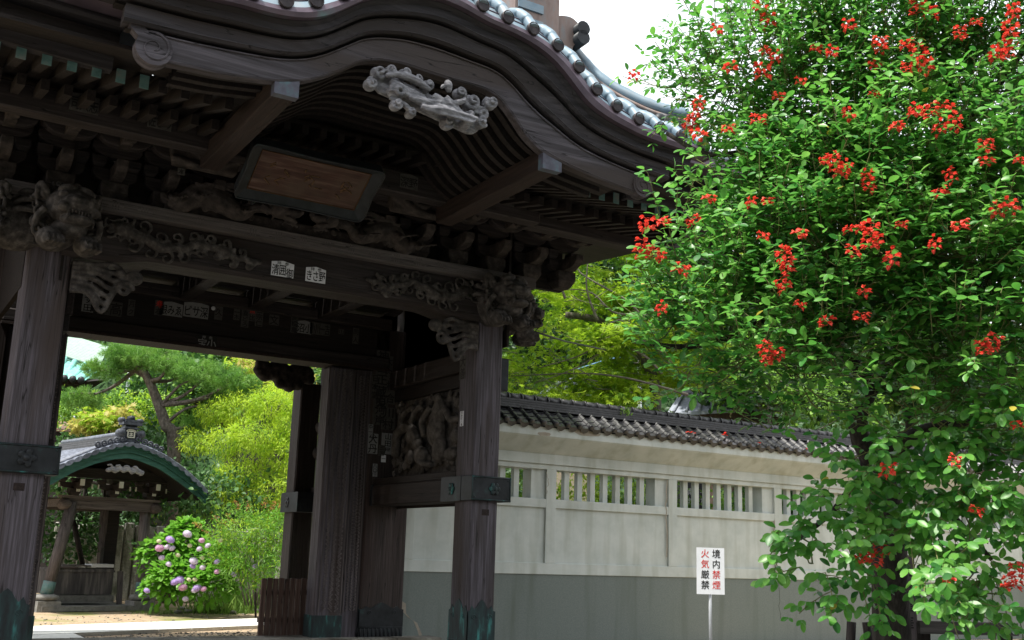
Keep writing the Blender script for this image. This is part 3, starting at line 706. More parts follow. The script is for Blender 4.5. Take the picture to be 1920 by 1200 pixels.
MB().prism([(2.2, 7.9), (2.2, 7.95), (-1.8, 7.42), (-1.8, 7.36)], -5.25, -1.2, 'x').build('soffit_board', W_xd, G)
for x in list(np.arange(-6.3, -5.3, .268)) + list(np.arange(-1.15, -.1, .268)): rafter(x, False)
MB().prism([(2.2, 7.9), (2.2, 7.95), (yF, zr + .19), (yF, zr + .14)], -6.38, -5.2, 'x').build('soffit_board', W_xd, G)
MB().prism([(2.2, 7.9), (2.2, 7.95), (yF, zr + .19), (yF, zr + .14)], -1.25, -.1, 'x').build('soffit_board', W_xd, G)
for x in np.arange(-5.1, -1.2, .27):   # inner rafter ends behind the gable
    MB().prism([(.0, 7.45), (.0, 7.58), (-1.9, 7.33), (-1.9, 7.2)], x - .05, x + .05, 'x').build('base_rafter', W_y, G)
# stacked fascias of the main eave, left and right of the curved gable
Zp = lambda py, Y: onY(100, py, Y)[2]
def fascia(x0, x1, lift1):
    specs = [(yF - .06, Zp(104, yF - .06), Zp(57, yF - .06), W_brd, .14), (yF - .30, Zp(56, yF - .30), Zp(22, yF - .30), W_x, .3), (yF - .34, Zp(22, yF - .34), Zp(17, yF - .34), W_yr, .3), (yF - .52, Zp(16, yF - .52), Zp(1, yF - .52), W_brd, .3)]
    zt = specs[-1][2]
    for (y, a, b, m, d) in specs:
        rows = []
        for i in range(13):
            t = i / 12; x = x0 + (x1 - x0) * t; l = lift1 * t * t
            rows.append([(x, y, a + l), (x, y - .015, (a + b) / 2 + l), (x, y, b + l), (x, y + d, b + l), (x, y + d, a + l)])
        mb = MB(); mb.grid(rows, False, True); n = 5; k = len(mb.v) - n; mb.f += [tuple(range(n)), tuple(range(k + n - 1, k - 1, -1))]; mb.sm += [False] * 2
        mb.build('eave_fascia', m, G)
    X = [x0 + (x1 - x0) * i / 12 for i in range(13)]; l = [lift1 * (i / 12) ** 2 for i in range(13)]
    MB().grid([[(X[i], yF - .5, zt + .005 + l[i]), (X[i], yF - .85, zt + .02 + l[i]), (X[i], yF - .85, zt + .2 + l[i]), (X[i], yF - .5, zt + .26 + l[i])] for i in range(13)], False).build('copper_rim', M_rim, G)
    return zt
ZT = fascia(-6.9, -11, .4); fascia(.6, 2.5, .08)
def main_roof(x0, x1):
    rows = []
    for i in range(10):
        t = i / 9; y = yF - .85 + t * 7.2; z = ZT + .22 + 3.6 * (t ** 1.3)
        rows.append([(x0, y, z), (x1, y, z)])
    MB().grid(rows).build('roof_slope', M_tub, G)
    x = min(x0, x1) + .15
    while x < max(x0, x1):
        mb = MB(); mb.tube([(x, yF - .88 + t * 7.2 / 9, ZT + .25 + 3.6 * ((t / 9) ** 1.3)) for t in range(10)], .07, 8); mb.build('round_tile_row', M_tub, G); x += .42
main_roof(-11, -7.3); main_roof(.6, 2.5)
# ---------------- the undulating (karahafu) gable
YB = -4.2
def curve(pxs, Y, extra=()):
    p = sorted([tuple(onY(a, b, Y)[[0, 2]]) for a, b in pxs] + list(extra)); return np.array(p)
def fn(p, sig=3):
    xs = np.linspace(p[0, 0], p[-1, 0], 400); z = np.interp(xs, p[:, 0], p[:, 1]); k = np.exp(-.5 * (np.arange(-12, 13) / (sig * 2.0)) ** 2); k /= k.sum()
    z2 = np.convolve(np.pad(z, 12, mode='edge'), k, 'valid'); z2[:6] = z[:6]; z2[-6:] = z[-6:]
    lo, hi = (z[8] - z[0]) / (xs[8] - xs[0]), (z[-1] - z[-9]) / (xs[-1] - xs[-9])
    def g(x): return z2[0] + lo * (x - xs[0]) if x < xs[0] else (z2[-1] + hi * (x - xs[-1]) if x > xs[-1] else float(np.interp(x, xs, z2)))
    return g
Bp = curve([(288, 112), (419, 140), (519, 153), (563, 153), (600, 146), (638, 133), (658, 125), (673, 115), (708, 112), (754, 119.5), (793, 133), (847, 150), (908, 166), (935, 181), (962, 216), (985, 254), (1016, 285), (1058, 308), (1101, 327), (1159, 350), (1201, 365)], YB)
Tp = curve([(371, 0), (441, 14), (506, 33), (561, 42.5), (594, 40.5), (622, 34), (655, 16), (690, 1), (816, 3), (870, 24), (900, 44), (967, 72), (1012, 99), (1044, 128), (1071, 165), (1097, 200), (1140, 230), (1201, 261), (1260, 281), (1324, 303)], -4.4, [(-3.6, 8.27), (-3.2, 8.33), (-7.2, 7.4), (-7.7, 7.44)])
Up = curve([(515, 9), (581, 16.5), (611, 7), (900, 20), (969, 48), (1020, 72), (1073, 118), (1103, 163), (1140, 198), (1207, 237), (1273, 260), (1327, 281)], -4.5, [(-4.1, 8.22), (-3.7, 8.42), (-3.2, 8.48), (-2.8, 8.43), (-6.3, 7.58), (-7.0, 7.58), (-7.7, 7.62)])
Bf, Tf, Uf = fn(Bp, 2), fn(Tp, 3), fn(Up, 3)
def lay(name, x0, x1, prof, m, back=.14, n=150, tip0=0, tip1=0):
    rows = []
    for i in range(n):
        t = i / (n - 1); x = x0 + (x1 - x0) * t; b, T = Bf(x), Tf(x); r = []
        sq = 1.0
        for f_, y in prof: r.append((x, y, b + (T - b) * f_))
        r.append((x, back + prof[-1][1], b + (T - b) * prof[-1][0])); r.append((x, back + prof[0][1], b + (T - b) * prof[0][0]))
        rows.append(r)
    mb = MB(); mb.grid(rows, True, True); q = len(rows[0]); k = len(mb.v) - q; mb.f += [tuple(range(q)), tuple(range(k + q - 1, k - 1, -1))]; mb.sm += [False, False]
    o = mb.build(name, m, G); 
    bm = bmesh.new(); bm.from_mesh(o.data)
    for e in bm.edges:
        if len(e.link_faces) == 2 and e.calc_face_angle(0) > .45: e.smooth = False
    bm.to_mesh(o.data); bm.free(); return o
L1 = lay('barge_board', -6.72, .24, [(0, -4.2), (.035, -4.215), (.05, -4.205), (.37, -4.215), (.38, -4.235), (.40, -4.235)], W_brdL, .13)
lay('barge_shade_strip', -6.95, .5, [(.40, -4.20), (.43, -4.10), (.46, -4.13)], W_xd, .12)  # recessed strip, its shade put in as dark wood
lay('barge_board', -7.0, .62, [(.46, -4.27), (.50, -4.30), (.53, -4.275), (.60, -4.28), (.68, -4.31), (.70, -4.33)], W_brd, .18)
lay('barge_shade_strip', -7.1, .75, [(.70, -4.26), (.73, -4.22), (.76, -4.24)], W_xd, .14)  # upper recess, shade likewise put into the wood colour
lay('barge_board', -7.4, .95, [(.76, -4.36), (.80, -4.39), (.83, -4.365), (.93, -4.37), (.97, -4.40), (1.0, -4.42)], W_brd, .25)
# scroll ends of the lowest board
for (px, py, s_) in ((288, 92, 1), (1203, 349, -1)):
    c = onY(px, py, -4.2); r = .20 if s_ > 0 else .17
    mb = MB(); pts = [(c[0] + r * math.cos(a), c[2] + r * math.sin(a)) for a in np.linspace(0, 2 * PI, 28, endpoint=False)]
    mb.prism(pts, -4.235, -4.07); 
    mb.prism([(c[0] - s_ * r * .3, c[2] + r * .85), (c[0] - s_ * r * .9, c[2] + r * 1.25), (c[0] - s_ * r * 1.75, c[2] + r * 1.75), (c[0] - s_ * r * 1.35, c[2] + r * .9), (c[0] - s_ * r * .8, c[2] + r * .4)], -4.23, -4.1)
    mb.tube(spiral((c[0], -4.236, c[2]), r * .9, 1.5, flip=-s_, n=30, start=PI * .5), [.016 - .0003 * i for i in range(30)], 6)
    mb.build('scroll_end', W_brdL, G)
# copper rim following the curve (panels with seams)
xs = np.linspace(-7.6, 1.22, 150); i0 = 0; step = 10
for i0 in range(0, 149, step):
    seg = xs[i0:min(i0 + step + 1, 150)]
    if len(seg) < 2: break
    MB().grid([[(x, -4.30, Tf(x) + .002), (x, -4.5, Tf(x) + .01), (x, -4.52, (Tf(x) + Uf(x)) / 2), (x, -4.50, Uf(x)), (x, -4.44, Uf(x) + .012)] for x in seg], False).build('copper_rim', M_rim, G)
MB().prism([(-4.3, Tf(1.22)), (-4.5, Tf(1.22)), (-4.5, Uf(1.22)), (-4.3, Uf(1.22) + .02)], 1.19, 1.222, 'x').build('copper_rim', M_rim, G)
# verge surface rising behind the rim, then the roof running back
VG = [(-4.47, 0.0), (-4.37, .14), (-4.24, .28), (-4.07, .40), (-3.82, .51), (-3.4, .57), (-2.4, .60), (-.6, .62)]
sc_ = lambda x: 1.0 - .45 * max(0, min(1, (x + .3) / 1.5)) - .45 * max(0, min(1, (-6.0 - x) / 1.5))
MB().grid([[(x, y, Uf(x) + h * sc_(x)) for y, h in VG] for x in xs]).build('roof_slope', M_tub, G)
mb = MB()
for (y, h) in VG[1:4]: mb.tube([(x, y, Uf(x) + h * sc_(x) + .006) for x in xs], .011, 5)
mb.build('tile_seam', M_rim, G)
# round cap tiles every half step along the curve
d_ = np.cumsum([0] + [math.hypot(xs[i + 1] - xs[i], Uf(xs[i + 1]) - Uf(xs[i])) for i in range(len(xs) - 1)])
k = 0; s0 = d_[-1] - .16
while s0 > .2:
    x = float(np.interp(s0, d_, xs)); sl_ = (Uf(x + .05) - Uf(x - .05)) / .1; nx, nz_ = -sl_ / math.hypot(1, sl_), 1 / math.hypot(1, sl_)
    pts = []; rad = []
    for j, (y, h) in enumerate(smooth([(a, b) for a, b in VG[:6]], 15)):
        z = Uf(x) + h * sc_(x); q_ = (x + nx * .055, y - .03, z + nz_ * .055)
        if j and j % 4 == 0: pts.append((q_[0], q_[1] - .004, q_[2])); rad.append(.074)
        pts.append(q_); rad.append(.0835 - .0022 * (j % 4))
    o = MB().tube(pts, rad, 12).build('round_cap_tile', M_tub, G)
    c = pts[0]; MB().lathe((c[0], c[1] - .005, c[2] - .0), [(.088, .03), (.092, 0), (.092, -.035), (.078, -.04), (.074, -.03), (.0, -.03)][:5], 18, 'y').build('tile_end', M_cap, o)
    s0 -= .40; k += 1
# curved ribs and boards of the vaulted soffit
for yy in np.arange(-3.9, -.95, .24):
    rows = []
    full = yy < -3.35
    for x in (np.linspace(-6.3, -.2, 70) if full else np.linspace(-5.22, -1.3, 50)):
        b = Bf(x); rows.append([(x, yy - .05, b + .07), (x, yy + .05, b + .07), (x, yy + .05, b + .2), (x, yy - .05, b + .2)])
    MB().grid(rows, False, True).build('curved_rib', W_yr if int(yy * 100) % 2 else W_y, G)
MB().grid([[(x, -3.3, Bf(x) + .21), (x, -.6, Bf(x) + .21)] for x in np.linspace(-5.25, -1.25, 70)]).build('vault_board', W_xd, G)
MB().grid([[(x, -4.1, Bf(x) + .21), (x, -3.3, Bf(x) + .21)] for x in np.linspace(-6.6, .1, 90)]).build('vault_board', W_xd, G)
for (a, b) in ((520, 562), (1024, 1057)):
    pa, pb = onY(a, 153 if a < 600 else 292, -4.26), onY(b, 180 if a < 600 else 320, -4.26); x0, x1 = pa[0], pb[0]; z1 = pb[2] + .0
    zt = z1 + .30 if a < 600 else z1 + .28
    o = MB().bb(x0, x1, -4.185, -1.1, z1, zt).build('gable_beam', W_yr, G, bevel=.012)
    MB().bb(x0 - .008, x1 + .008, -4.198, -4.08, z1 - .008, zt - .04).build('copper_beam_cap', M_prp, o)
# hanging phoenix ornament in pale wood under the apex
g = lambda zx, zy: onY(640 + zx * .1875, 90 + zy * .1875, -4.34)
mb = MB(); pxm = np.linalg.norm(onY(800, 170, -4.34) - CAM) / FPX * .1875
rr = random.Random(2)
for (zx, zy, r) in ((400, 230, 78), (495, 225, 55), (310, 350, 66), (555, 440, 92), (545, 570, 60), (880, 360, 66), (1190, 450, 66), (1320, 530, 100), (1490, 550, 78), (1415, 655, 88), (1270, 670, 50), (1240, 760, 60), (1410, 735, 66), (640, 250, 60), (780, 300, 55), (700, 650, 50), (1080, 740, 70)):
    c = g(zx, zy); r *= pxm; dy = rr.uniform(-.06, .05); mb.ell((c[0], c[1] + .07 + dy, c[2]), (r * 1.0, .09, r * .9), nu=12, nv=8)
    mb.tube([(q[0], q[1], q[2]) for q in spiral((c[0], c[1] + dy, c[2]), r * .85, 1.5, flip=rr.choice((-1, 1)), n=22, start=rr.uniform(0, 6), rise=.07)], [r * .30 * (1 - .02 * j) for j in range(22)], 7)
def ribbon(pts, r, dy=0):
    q = smooth([tuple(g(a, b) + np.array([0, -.05 + dy, 0])) for a, b in pts], 20); n = len(q); mb.tube(q, [r * pxm * (.45 + .55 * math.sin(PI * (i + .5) / n)) for i in range(n)], 8)
ribbon([(430, 290), (520, 275), (650, 305), (740, 345), (830, 410), (870, 430)], 42); ribbon([(500, 320), (560, 390), (700, 470), (850, 520)], 55, .05)
ribbon([(660, 500), (760, 540), (860, 560), (950, 540)], 45); ribbon([(770, 600), (860, 640), (980, 640), (1120, 680), (1330, 735)], 55, -.03)
ribbon([(880, 560), (1000, 560), (1090, 610), (1200, 690)], 60); ribbon([(1020, 500), (1080, 570), (1180, 555), (1200, 520)], 30, -.04)
ribbon([(900, 480), (960, 560), (900, 620)], 60); ribbon([(1040, 470), (1030, 400), (1020, 350)], 45, -.05); ribbon([(980, 400), (950, 440)], 20, -.08)
for i in range(14): ribbon([(800 + i * 28, 600 + i * 9), (860 + i * 30, 650 + i * 9), (900 + i * 31, 690 + i * 5)], 14, -.06)
for i in range(12): ribbon([(540 + i * 24, 340 + i * 12), (560 + i * 24, 420 + i * 10), (600 + i * 22, 480 + i * 7)], 12, -.0)
ribbon([(480, 500), (620, 560), (700, 640), (740, 680)], 30, .05)
for q in range(16): a = g(480 + q * 55, 330 + q * 26); mb.ell((a[0], a[1] + .13, a[2]), (.19, .07, .15), nu=10, nv=6)
carve('phoenix_pendant', mb, W_carL, G, .0105, 0, label='pale weathered carved phoenix and cloud pendant under the gable apex')
# roof furniture above and behind the gable
mb = MB(); c = onY(1020, 60, -2.5)
mb.bb(c[0] - .62, c[0] + .22, -2.6, -2.0, c[2] - 1.2, c[2] + 1.6); rt = mb.build('ridge_box', M_bro, G, bevel=.01)
mb = MB()
for i in range(9): mb.bb(c[0] - .56, c[0] - .1, -2.63, -2.6, c[2] - .9 + i * .28, c[2] - .76 + i * .28)
mb.build('ridge_slat', M_tub, rt)
mb = MB(); q = onY(1072, 60, -2.5)
mb.prism(smooth([(q[0] - .42, q[2] - .62), (q[0] - .42, q[2] + .05), (q[0] - .1, q[2] + .22), (q[0] + .12, q[2] + .12), (q[0] + .1, q[2] - .1), (q[0] - .02, q[2] - .35), (q[0] + .05, q[2] - .62)], 30), -2.55, -2.1); mb.build('ridge_end_board', M_bro, rt)
mb = MB(); 
for dz in (.02, -.14): mb.tube([(q[0] + .1, -2.7, q[2] + dz), (q[0] + .12, -2.0, q[2] + dz)], .12, 12)
mb.build('ridge_cap_roll', M_cop, rt)
rd = MB(); pts = smooth([tuple(onY(a, b, Y)) for a, b, Y in ((1050, 60, -2.0), (1086, 107, -2.2), (1130, 151, -2.5), (1195, 187, -2.9), (1250, 207, -3.2), (1290, 216, -3.4))], 30)
rd.tube(pts, [.10 + (.006 if i % 4 == 0 else 0) for i in range(len(pts))], 10)
rdo = rd.build('corner_ridge', M_tub, G)
for k_, (dz, r_) in enumerate(((-.16, .035), (-.30, .07), (-.44, .05))):
    MB().tube([(p[0], p[1] - .1 - .03 * k_, p[2] + dz) for p in pts[:-3]], r_, 8).build('ridge_course', M_tub if k_ != 0 else M_bro, rdo)
MB().grid([[(p[0], p[1] - .06, p[2]), (p[0], p[1] - .1, p[2] - .9)] for p in pts]).build('ridge_side', M_bro, rdo)
mb = MB(); c = onY(1257, 236, -3.45)
mb.lathe((c[0], c[1], c[2]), [(.02, -.06), (.17, -.06), (.19, 0), (.19, .1), (.14, .14)], 18, 'y'); mb.ell((c[0] - .17, c[1] + .05, c[2] + .06), (.12, .1, .12)); mb.ell((c[0] + .2, c[1] + .05, c[2] - .04), (.14, .1, .12)); mb.ell((c[0], c[1] + .05, c[2] - .16), (.2, .09, .08))
on = mb.build('ridge_end_tile', M_cop, G, label='dark ridge-end tile with a small gilt emblem at the foot of the corner ridge')
M_gold = mat('dull_gold', [(.45, .28, .05), (.55, .36, .08)], rough=.4, metal=.6, bump=0)
mb = MB(); [mb.tube([(c[0] + .07 * math.cos(a), c[1] - .07, c[2] + .07 * math.sin(a)), (c[0], c[1] - .075, c[2])], .014, 5) for a in np.linspace(0, 2 * PI, 6)[:5]]; mb.build('emblem', M_gold, on)

# ---------------- hanging name board
PQ = empty('name_board', (-3.84, -1.72, 6.60), label='weathered reddish name board in a dark cloud-shaped frame, hung under the gable above the dragons', cat='plaque')
tilt = -math.atan2(.62, .42)
def pq(name, mb, m, par=None):
    me = mb.mesh(name, m); o = bpy.data.objects.new(name, me); COL.objects.link(o); o.parent = par or PQ
    if par is None: o.rotation_euler = (-tilt, 0, 0)
    return o
W_red = mat('old_red_lacquer_board', [(.020, .010, .008), (.048, .021, .016), (.11, .072, .06)], sc=(1.2, 14, 14), ns=1.2, det=8, rough=.7, bump=.3, cols2=(.06, .04, .03), ns2=2, mix2=(.45, .7))
pq('board', MB().bb(-.83, .83, -.03, .03, -.35, .35), W_red)
mb = MB()
out = smooth([(-.97, -.3), (-.95, -.45), (-.8, -.48), (0, -.46), (.8, -.48), (.95, -.45), (.97, -.3), (.95, 0), (.97, .3), (.95, .45), (.8, .48), (0, .46), (-.8, .48), (-.95, .45), (-.97, .3), (-.95, 0), (-.97, -.3)], 96)
inn = [(max(-.8, min(.8, x * .86)), max(-.34, min(.34, z * .76))) for x, z in out]
mb.grid([[(o_[0], -.11, o_[1]), (o_[0], .05, o_[1]), (i_[0], .05, i_[1]), (i_[0], -.02, i_[1])] for o_, i_ in zip(out, inn)], False, True)
fr = pq('frame', mb, M_cop)
mb = MB(); mb.tube([(p[0] * 1.0, -.115, p[1]) for p in out], .014, 5); pq('frame_edge', mb, M_cop, fr)
mb = MB(); mb.tube([(p[0] * 1.01, -.035, p[1] * 1.01) for p in inn], .008, 4); pq('gilt_edge', mb, mat('old_gilt', [(.05, .025, .012), (.09, .045, .015)], rough=.5, metal=.4, bump=0), fr)
mb = MB(); rr = random.Random(6)          # flaking remains of three carved characters
for cx in (-.5, 0, .48):
    for i in range(9):
        a = (cx + rr.uniform(-.15, .15), -.034, rr.uniform(-.16, .16)); th = rr.choice((0, 1.5, .7, -.7)); l = rr.uniform(.05, .14)
        mb.tube([a, (a[0] + l * math.cos(th), a[1], a[2] + l * math.sin(th))], .011, 4)
pq('worn_characters', mb, mat('flaked_gold', [(.05, .028, .014), (.12, .065, .03)], ns=20, rough=.7, bump=0))
mb = MB()
for x in (-.6, .55): mb.tube([(x, -.02, -.5), (x, .12, -.72)], .018, 6)
pq('iron_hook', mb, M_cop)['kind'] = 'stuff'

# ---------------- paper votive slips glued to the gate
def slip(text, c, w_, h_, axis='y', vert=True, paper=None, ink=None, rot=0, roof=False, red=0, par=None, small=None, rotx=0):
    """c = centre on the face; axis y faces the front, x faces -X (inner side)"""
    rz = 0 if axis == 'y' else -PI / 2
    M = Matrix.Translation(c) @ Euler((rotx, rot, rz)).to_matrix().to_4x4()
    pts = [(-w_ / 2, -h_ / 2), (w_ / 2, -h_ / 2), (w_ / 2, h_ / 2 * (.75 if roof else 1))] + ([(0, h_ / 2)] if roof else []) + [(-w_ / 2, h_ / 2 * (.75 if roof else 1))]
    o = inst(MB().prism(pts, -.0025, .001).mesh('paper_slip', paper or M_pap), 'paper_slip', G, M)
    n = len(text); ch = []
    if vert:
        s = min(w_ * .95, h_ / n * .98)
        for i, t in enumerate(text): ch.append((t, 0, h_ / 2 - h_ * (i + .5) / n, s, min(1.1, w_ * .9 / s)))
    else:
        s = min(h_ * (.72 if (roof or small) else .9), 9); uw = w_ * .96 / n
        for i, t in enumerate(text): ch.append((t, -w_ / 2 * .96 + uw * (i + .5), -h_ * (.1 if (roof or small) else 0), s, uw / s * 1.05))
    if small:
        for i, t in enumerate(small): ch.append((t, (i - (len(small) - 1) / 2) * w_ * .34, h_ * .33, h_ * .24, 1.2))
    k = red
    if k: lettering(ch[:k], M_red, o, Matrix.Translation((0, -.004, 0)), .008)
    if ch[k:]: lettering(ch[k:], ink or M_ink, o, Matrix.Translation((0, -.004, 0)), .014)
    return o
def F(px, py, Y): return Vector(onY(px, py, Y))
slip('清囲御', F(530, 504, -.15), .36, .25, vert=False, roof=True, paper=M_papW, small='拝参')
slip('きさ野', F(592, 515, -.15), .33, .25, vert=False, roof=True, paper=M_papW, small='拝参')
slip('宝小', F(388, 641, 3.925), .36, .25, vert=False, paper=M_ink, ink=M_pap, small='拝参')
Yl = 3.995
for a in (('やす田', 166, 562, .20, .44, 1, M_pap), ('高月', 182, 562, .18, .44, 1, M_papD), ('本高', 206, 578, .42, .26, 0, M_papD), ('寿', 125, 600, .2, .2, 0, M_papD), ('月ク', 246, 577, .12, .3, 1, M_papD),
          ('寿右', 298, 577, .15, .28, 1, M_papD), ('根みゑ', 321, 579, .42, .27, 0, M_pap), ('ピサ深', 368, 581, .46, .3, 0, M_pap), ('久', 410, 585, .15, .3, 1, M_papD), ('二木', 444, 588, .12, .25, 1, M_papD),
          ('三喜どろ', 460, 593, .15, .43, 1, M_papD), ('魚比', 473, 589, .13, .27, 1, M_papD), ('吉宗仁', 486, 594, .15, .38, 1, M_papD), ('文', 514, 600, .2, .2, 1, M_papD), ('高橋亀', 552, 607, .14, .36, 1, M_papD),
          ('沼小', 571, 613, .32, .26, 0, M_pap), ('小川一吉', 600, 617, .42, .24, 0, M_papD), ('山', 640, 622, .12, .1, 0, M_papD), ('同人', 667, 630, .13, .32, 1, M_papD)):
    slip(a[0], F(a[1], a[2], Yl), a[3], a[4], vert=bool(a[5]), paper=a[6], red=1 if a[0] in ('寿右', '魚比') else 0, roof=a[0] in ('根みゑ', 'ピサ深', '沼小'))
inst(MB().ell((0, 0, 0), (.04, .01, .04), nu=12, nv=6).mesh('paper_disc', M_papW), 'paper_disc', G, TR(F(400, 578, Yl - .01)))
slip('司人志', F(159, 193, -1.47), .36, .27, vert=False, roof=True, paper=M_papD); slip('佐ちの', F(300, 226, -1.47), .32, .25, vert=False, paper=M_papD, small='拝参')
slip('本山', F(948, 371, -1.47), .34, .25, vert=False, paper=M_papD); slip('深野', F(767, 340, -1.47), .3, .24, vert=False, paper=M_papD, roof=True)
def Fx(px, py, X): return Vector(onX(px, py, X))
slip('大善', Fx(868, 689, -.003), .22, .42, 'x', paper=M_papD); slip('和泉町八角', Fx(866, 785, -.003), .12, .26, 'x', paper=M_papW)
# crowded slips on the main post (front face y = 4.0)
for a in (('神山正蔵児', 716, 712, .30, 1.2, M_papD), ('日本堂', 703, 725, .16, .5, M_papD), ('磯河岸', 713, 768, .32, .62, M_papD), ('大内', 729, 688, .18, .45, M_papD), ('松合', 732, 735, .22, .5, M_papD), ('川村', 728, 785, .3, .45, M_papD),
          ('山田屋', 727, 832, .28, .42, M_pap), ('大丹', 699, 832, .22, .40, M_pap), ('中一', 695, 805, .1, .2, M_pap), ('一', 719, 860, .10, .14, M_papW), ('八口', 703, 878, .1, .18, M_pap), ('八丁', 703, 889, .1, .1, M_pap), ('三吉', 716, 845, .14, .22, M_papD), ('小', 699, 818, .2, .14, M_papD)):
    o = slip(a[0], F(a[1], a[2], 3.996 - .001 * random.random()), a[3], a[4], paper=a[5])
slip('本', F(340, 322, -.9), .1, .1, paper=M_papD)
# ================================================================== PLASTERED WALL
WL = empty('plaster_wall', (3.0, 4.15, GZ), label='long white plastered wall with barred openings, grey lower band and dark tiled coping, right of the gate', cat='wall')
def wp(name, mb, m, label=None, bevel=0): return mb.build(name, m, WL, False, label, bevel)
Yw = 4.15; X0w, X1w = .78, 25.0
wp('grey_dado', MB().bb(X0w, X1w, Yw - .02, Yw + .4, GZ, 1.085), M_gry)
wp('base_band', MB().bb(X0w, X1w, Yw - .045, Yw + .4, 1.086, 1.325), M_pla, bevel=.006)
pil = [.76, 4.19, 7.64, 11.08, 14.5, 17.95, 21.4]
wp('sill_band', MB().bb(X0w, X1w, Yw - .045, Yw + .38, 2.50, 2.69), M_pla, bevel=.006)
wp('header_band', MB().bb(X0w, X1w, Yw - .045, Yw + .38, 3.33, 3.44), M_pla, bevel=.006)
wp('header_band', MB().bb(X0w, X1w, Yw - .085, Yw + .38, 3.442, 3.66), M_pla, bevel=.006)
for i, x in enumerate(pil):
    x1 = x + .26; nx = pil[i + 1] if i + 1 < len(pil) else X1w
    wp('pilaster', MB().bb(x, x1, Yw - .05, Yw + .41, 1.325, 3.33), M_pla, bevel=.005)
    wp('wall_panel', MB().bb(x1, nx, Yw + .0, Yw + .36, 1.325, 2.50), M_pla)
    wp('opening_cheek', MB().bb(nx - .36, nx, Yw + .02, Yw + .36, 2.69, 3.33), M_pla)
    k = 0; bx0 = x1 + (.30 if i else .18)
    n = 7; sp = (nx - .36 - x1) / (n + 1)
    for k in range(n): wp('bar', MB().bb(x1 + sp * (k + 1) - .065, x1 + sp * (k + 1) + .065, Yw + .06, Yw + .19, 2.69, 3.33), M_pla)
# coved eave and fascia
rows = [[(x, Yw - .08, 3.66), (x, Yw - .14, 3.70), (x, Yw - .48, 3.96), (x, Yw - .52, 4.0), (x, Yw - .52, 4.19), (x, Yw + .6, 4.24), (x, Yw + .6, 3.7)] for x in (X0w, X1w)]
wp('eave_cove', MB().grid(rows, False, True), M_pla)
M_pat = mat('bare_render_patch', [(.25, .22, .18), (.34, .31, .26)], ns=9, rough=.95, bump=.2)
for (px, py, w_, h_) in ((1100, 812, .40, .10), (1020, 814, .26, .06)):
    c = onY(px, py, Yw - .522); rr = random.Random(px); wp('bare_patch', MB().prism([(c[0] + w_ * math.cos(a) * rr.uniform(.6, 1), c[2] + h_ * math.sin(a) * rr.uniform(.5, 1)) for a in np.linspace(0, 6.28, 14)[:-1]], Yw - .5235, Yw - .5), M_pat)
def crackline(pts, r=.008):
    mb = MB(); rr = random.Random(len(pts) + int(pts[0][0])); q = []
    for i in range(len(pts) - 1):
        a, b = pts[i], pts[i + 1]
        for t in np.linspace(0, 1, 7)[:-1]: q.append((a[0] + (b[0] - a[0]) * t + rr.uniform(-2, 2), a[1] + (b[1] - a[1]) * t))
    v = [onY(px, py, Yw - .052) for px, py in q]
    mb.grid([[(p[0] - r, p[1], p[2]), (p[0] + r, p[1], p[2])] for p in v], False); wp('crack', mb, M_pat)
crackline([(1025, 885), (1028, 905), (1024, 930)]); crackline([(1250, 900), (1249, 970), (1250, 1060)], .014); crackline([(1452, 975), (1453, 1055), (1458, 1080)], .014)
M_crk = mat('crack_dark', [(.05, .05, .045), (.07, .07, .06)], rough=1, bump=0)
rr = random.Random(5); pr_ = [onY(1459 + rr.uniform(-1.5, 1.5) + (y - 1085) * .05, y, Yw - .023) for y in range(1088, 1168, 8)]
wp('crack', MB().grid([[(p[0] - .007, p[1], p[2]), (p[0] + .007, p[1], p[2])] for p in pr_], False), M_crk)
c0 = [onY(a, b, Yw - .0235) for a, b in ((757, 1130), (757, 1148), (768, 1160), (778, 1166), (786, 1185), (790, 1199))]
wp('repaired_crack', MB().grid([[(p[0] - .04, p[1], p[2] + .03), (p[0] + .05, p[1], p[2] - .02)] for p in c0], False), M_pat)
# roof tiles: pan-and-roll pieces in four courses, each a tile of its own
def pantile_mesh(w_, l, t=.03, m=M_til):
    mb = MB(); n = 12
    def prof(u): return .075 * math.exp(-((u - .14) / .10) ** 2) - .022 * math.sin(PI * max(0, (u - .3) / .7)) + .012 * (u > .92)
    rows = []
    for y, dz in ((0, 0), (l, 0)): rows.append([(u * w_, y, prof(u) + dz) for u in np.linspace(0, 1, n)])
    mb.grid(rows); mb.grid([[(u * w_, 0, prof(u)), (u * w_, 0, prof(u) - t)] for u in np.linspace(0, 1, n)][::1], False)
    return mb.mesh('roof_tile', m)
def eave_tile_mesh(w_, l, m=M_til):
    mb = MB(); n = 14
    def prof(u): return .075 * math.exp(-((u - .14) / .10) ** 2) - .022 * math.sin(PI * max(0, (u - .3) / .7))
    mb.grid([[(u * w_, y, prof(u)) for u in np.linspace(0, 1, n)] for y in (0, l)])
    mb.grid([[(u * w_, -.002, prof(u) + .004), (u * w_, -.01, prof(u) - .05 - .055 * math.sin(PI * max(0, (u - .28) / .72)))] for u in np.linspace(0, 1, n)], False)
    mb.lathe((.14 * w_, -.012, .025), [(.001, -.012), (.062, -.012), (.068, 0), (.068, .05)], 14, 'y')
    return mb.mesh('eave_tile', m)
TW = .315; crs = 4; tl = .17; slope = math.radians(36)
tm, em = pantile_mesh(TW * 1.04, .21), eave_tile_mesh(TW * 1.02, .21)
rr = random.Random(12); i = 0; x = X0w + .05; cnt = 0
far = MB()
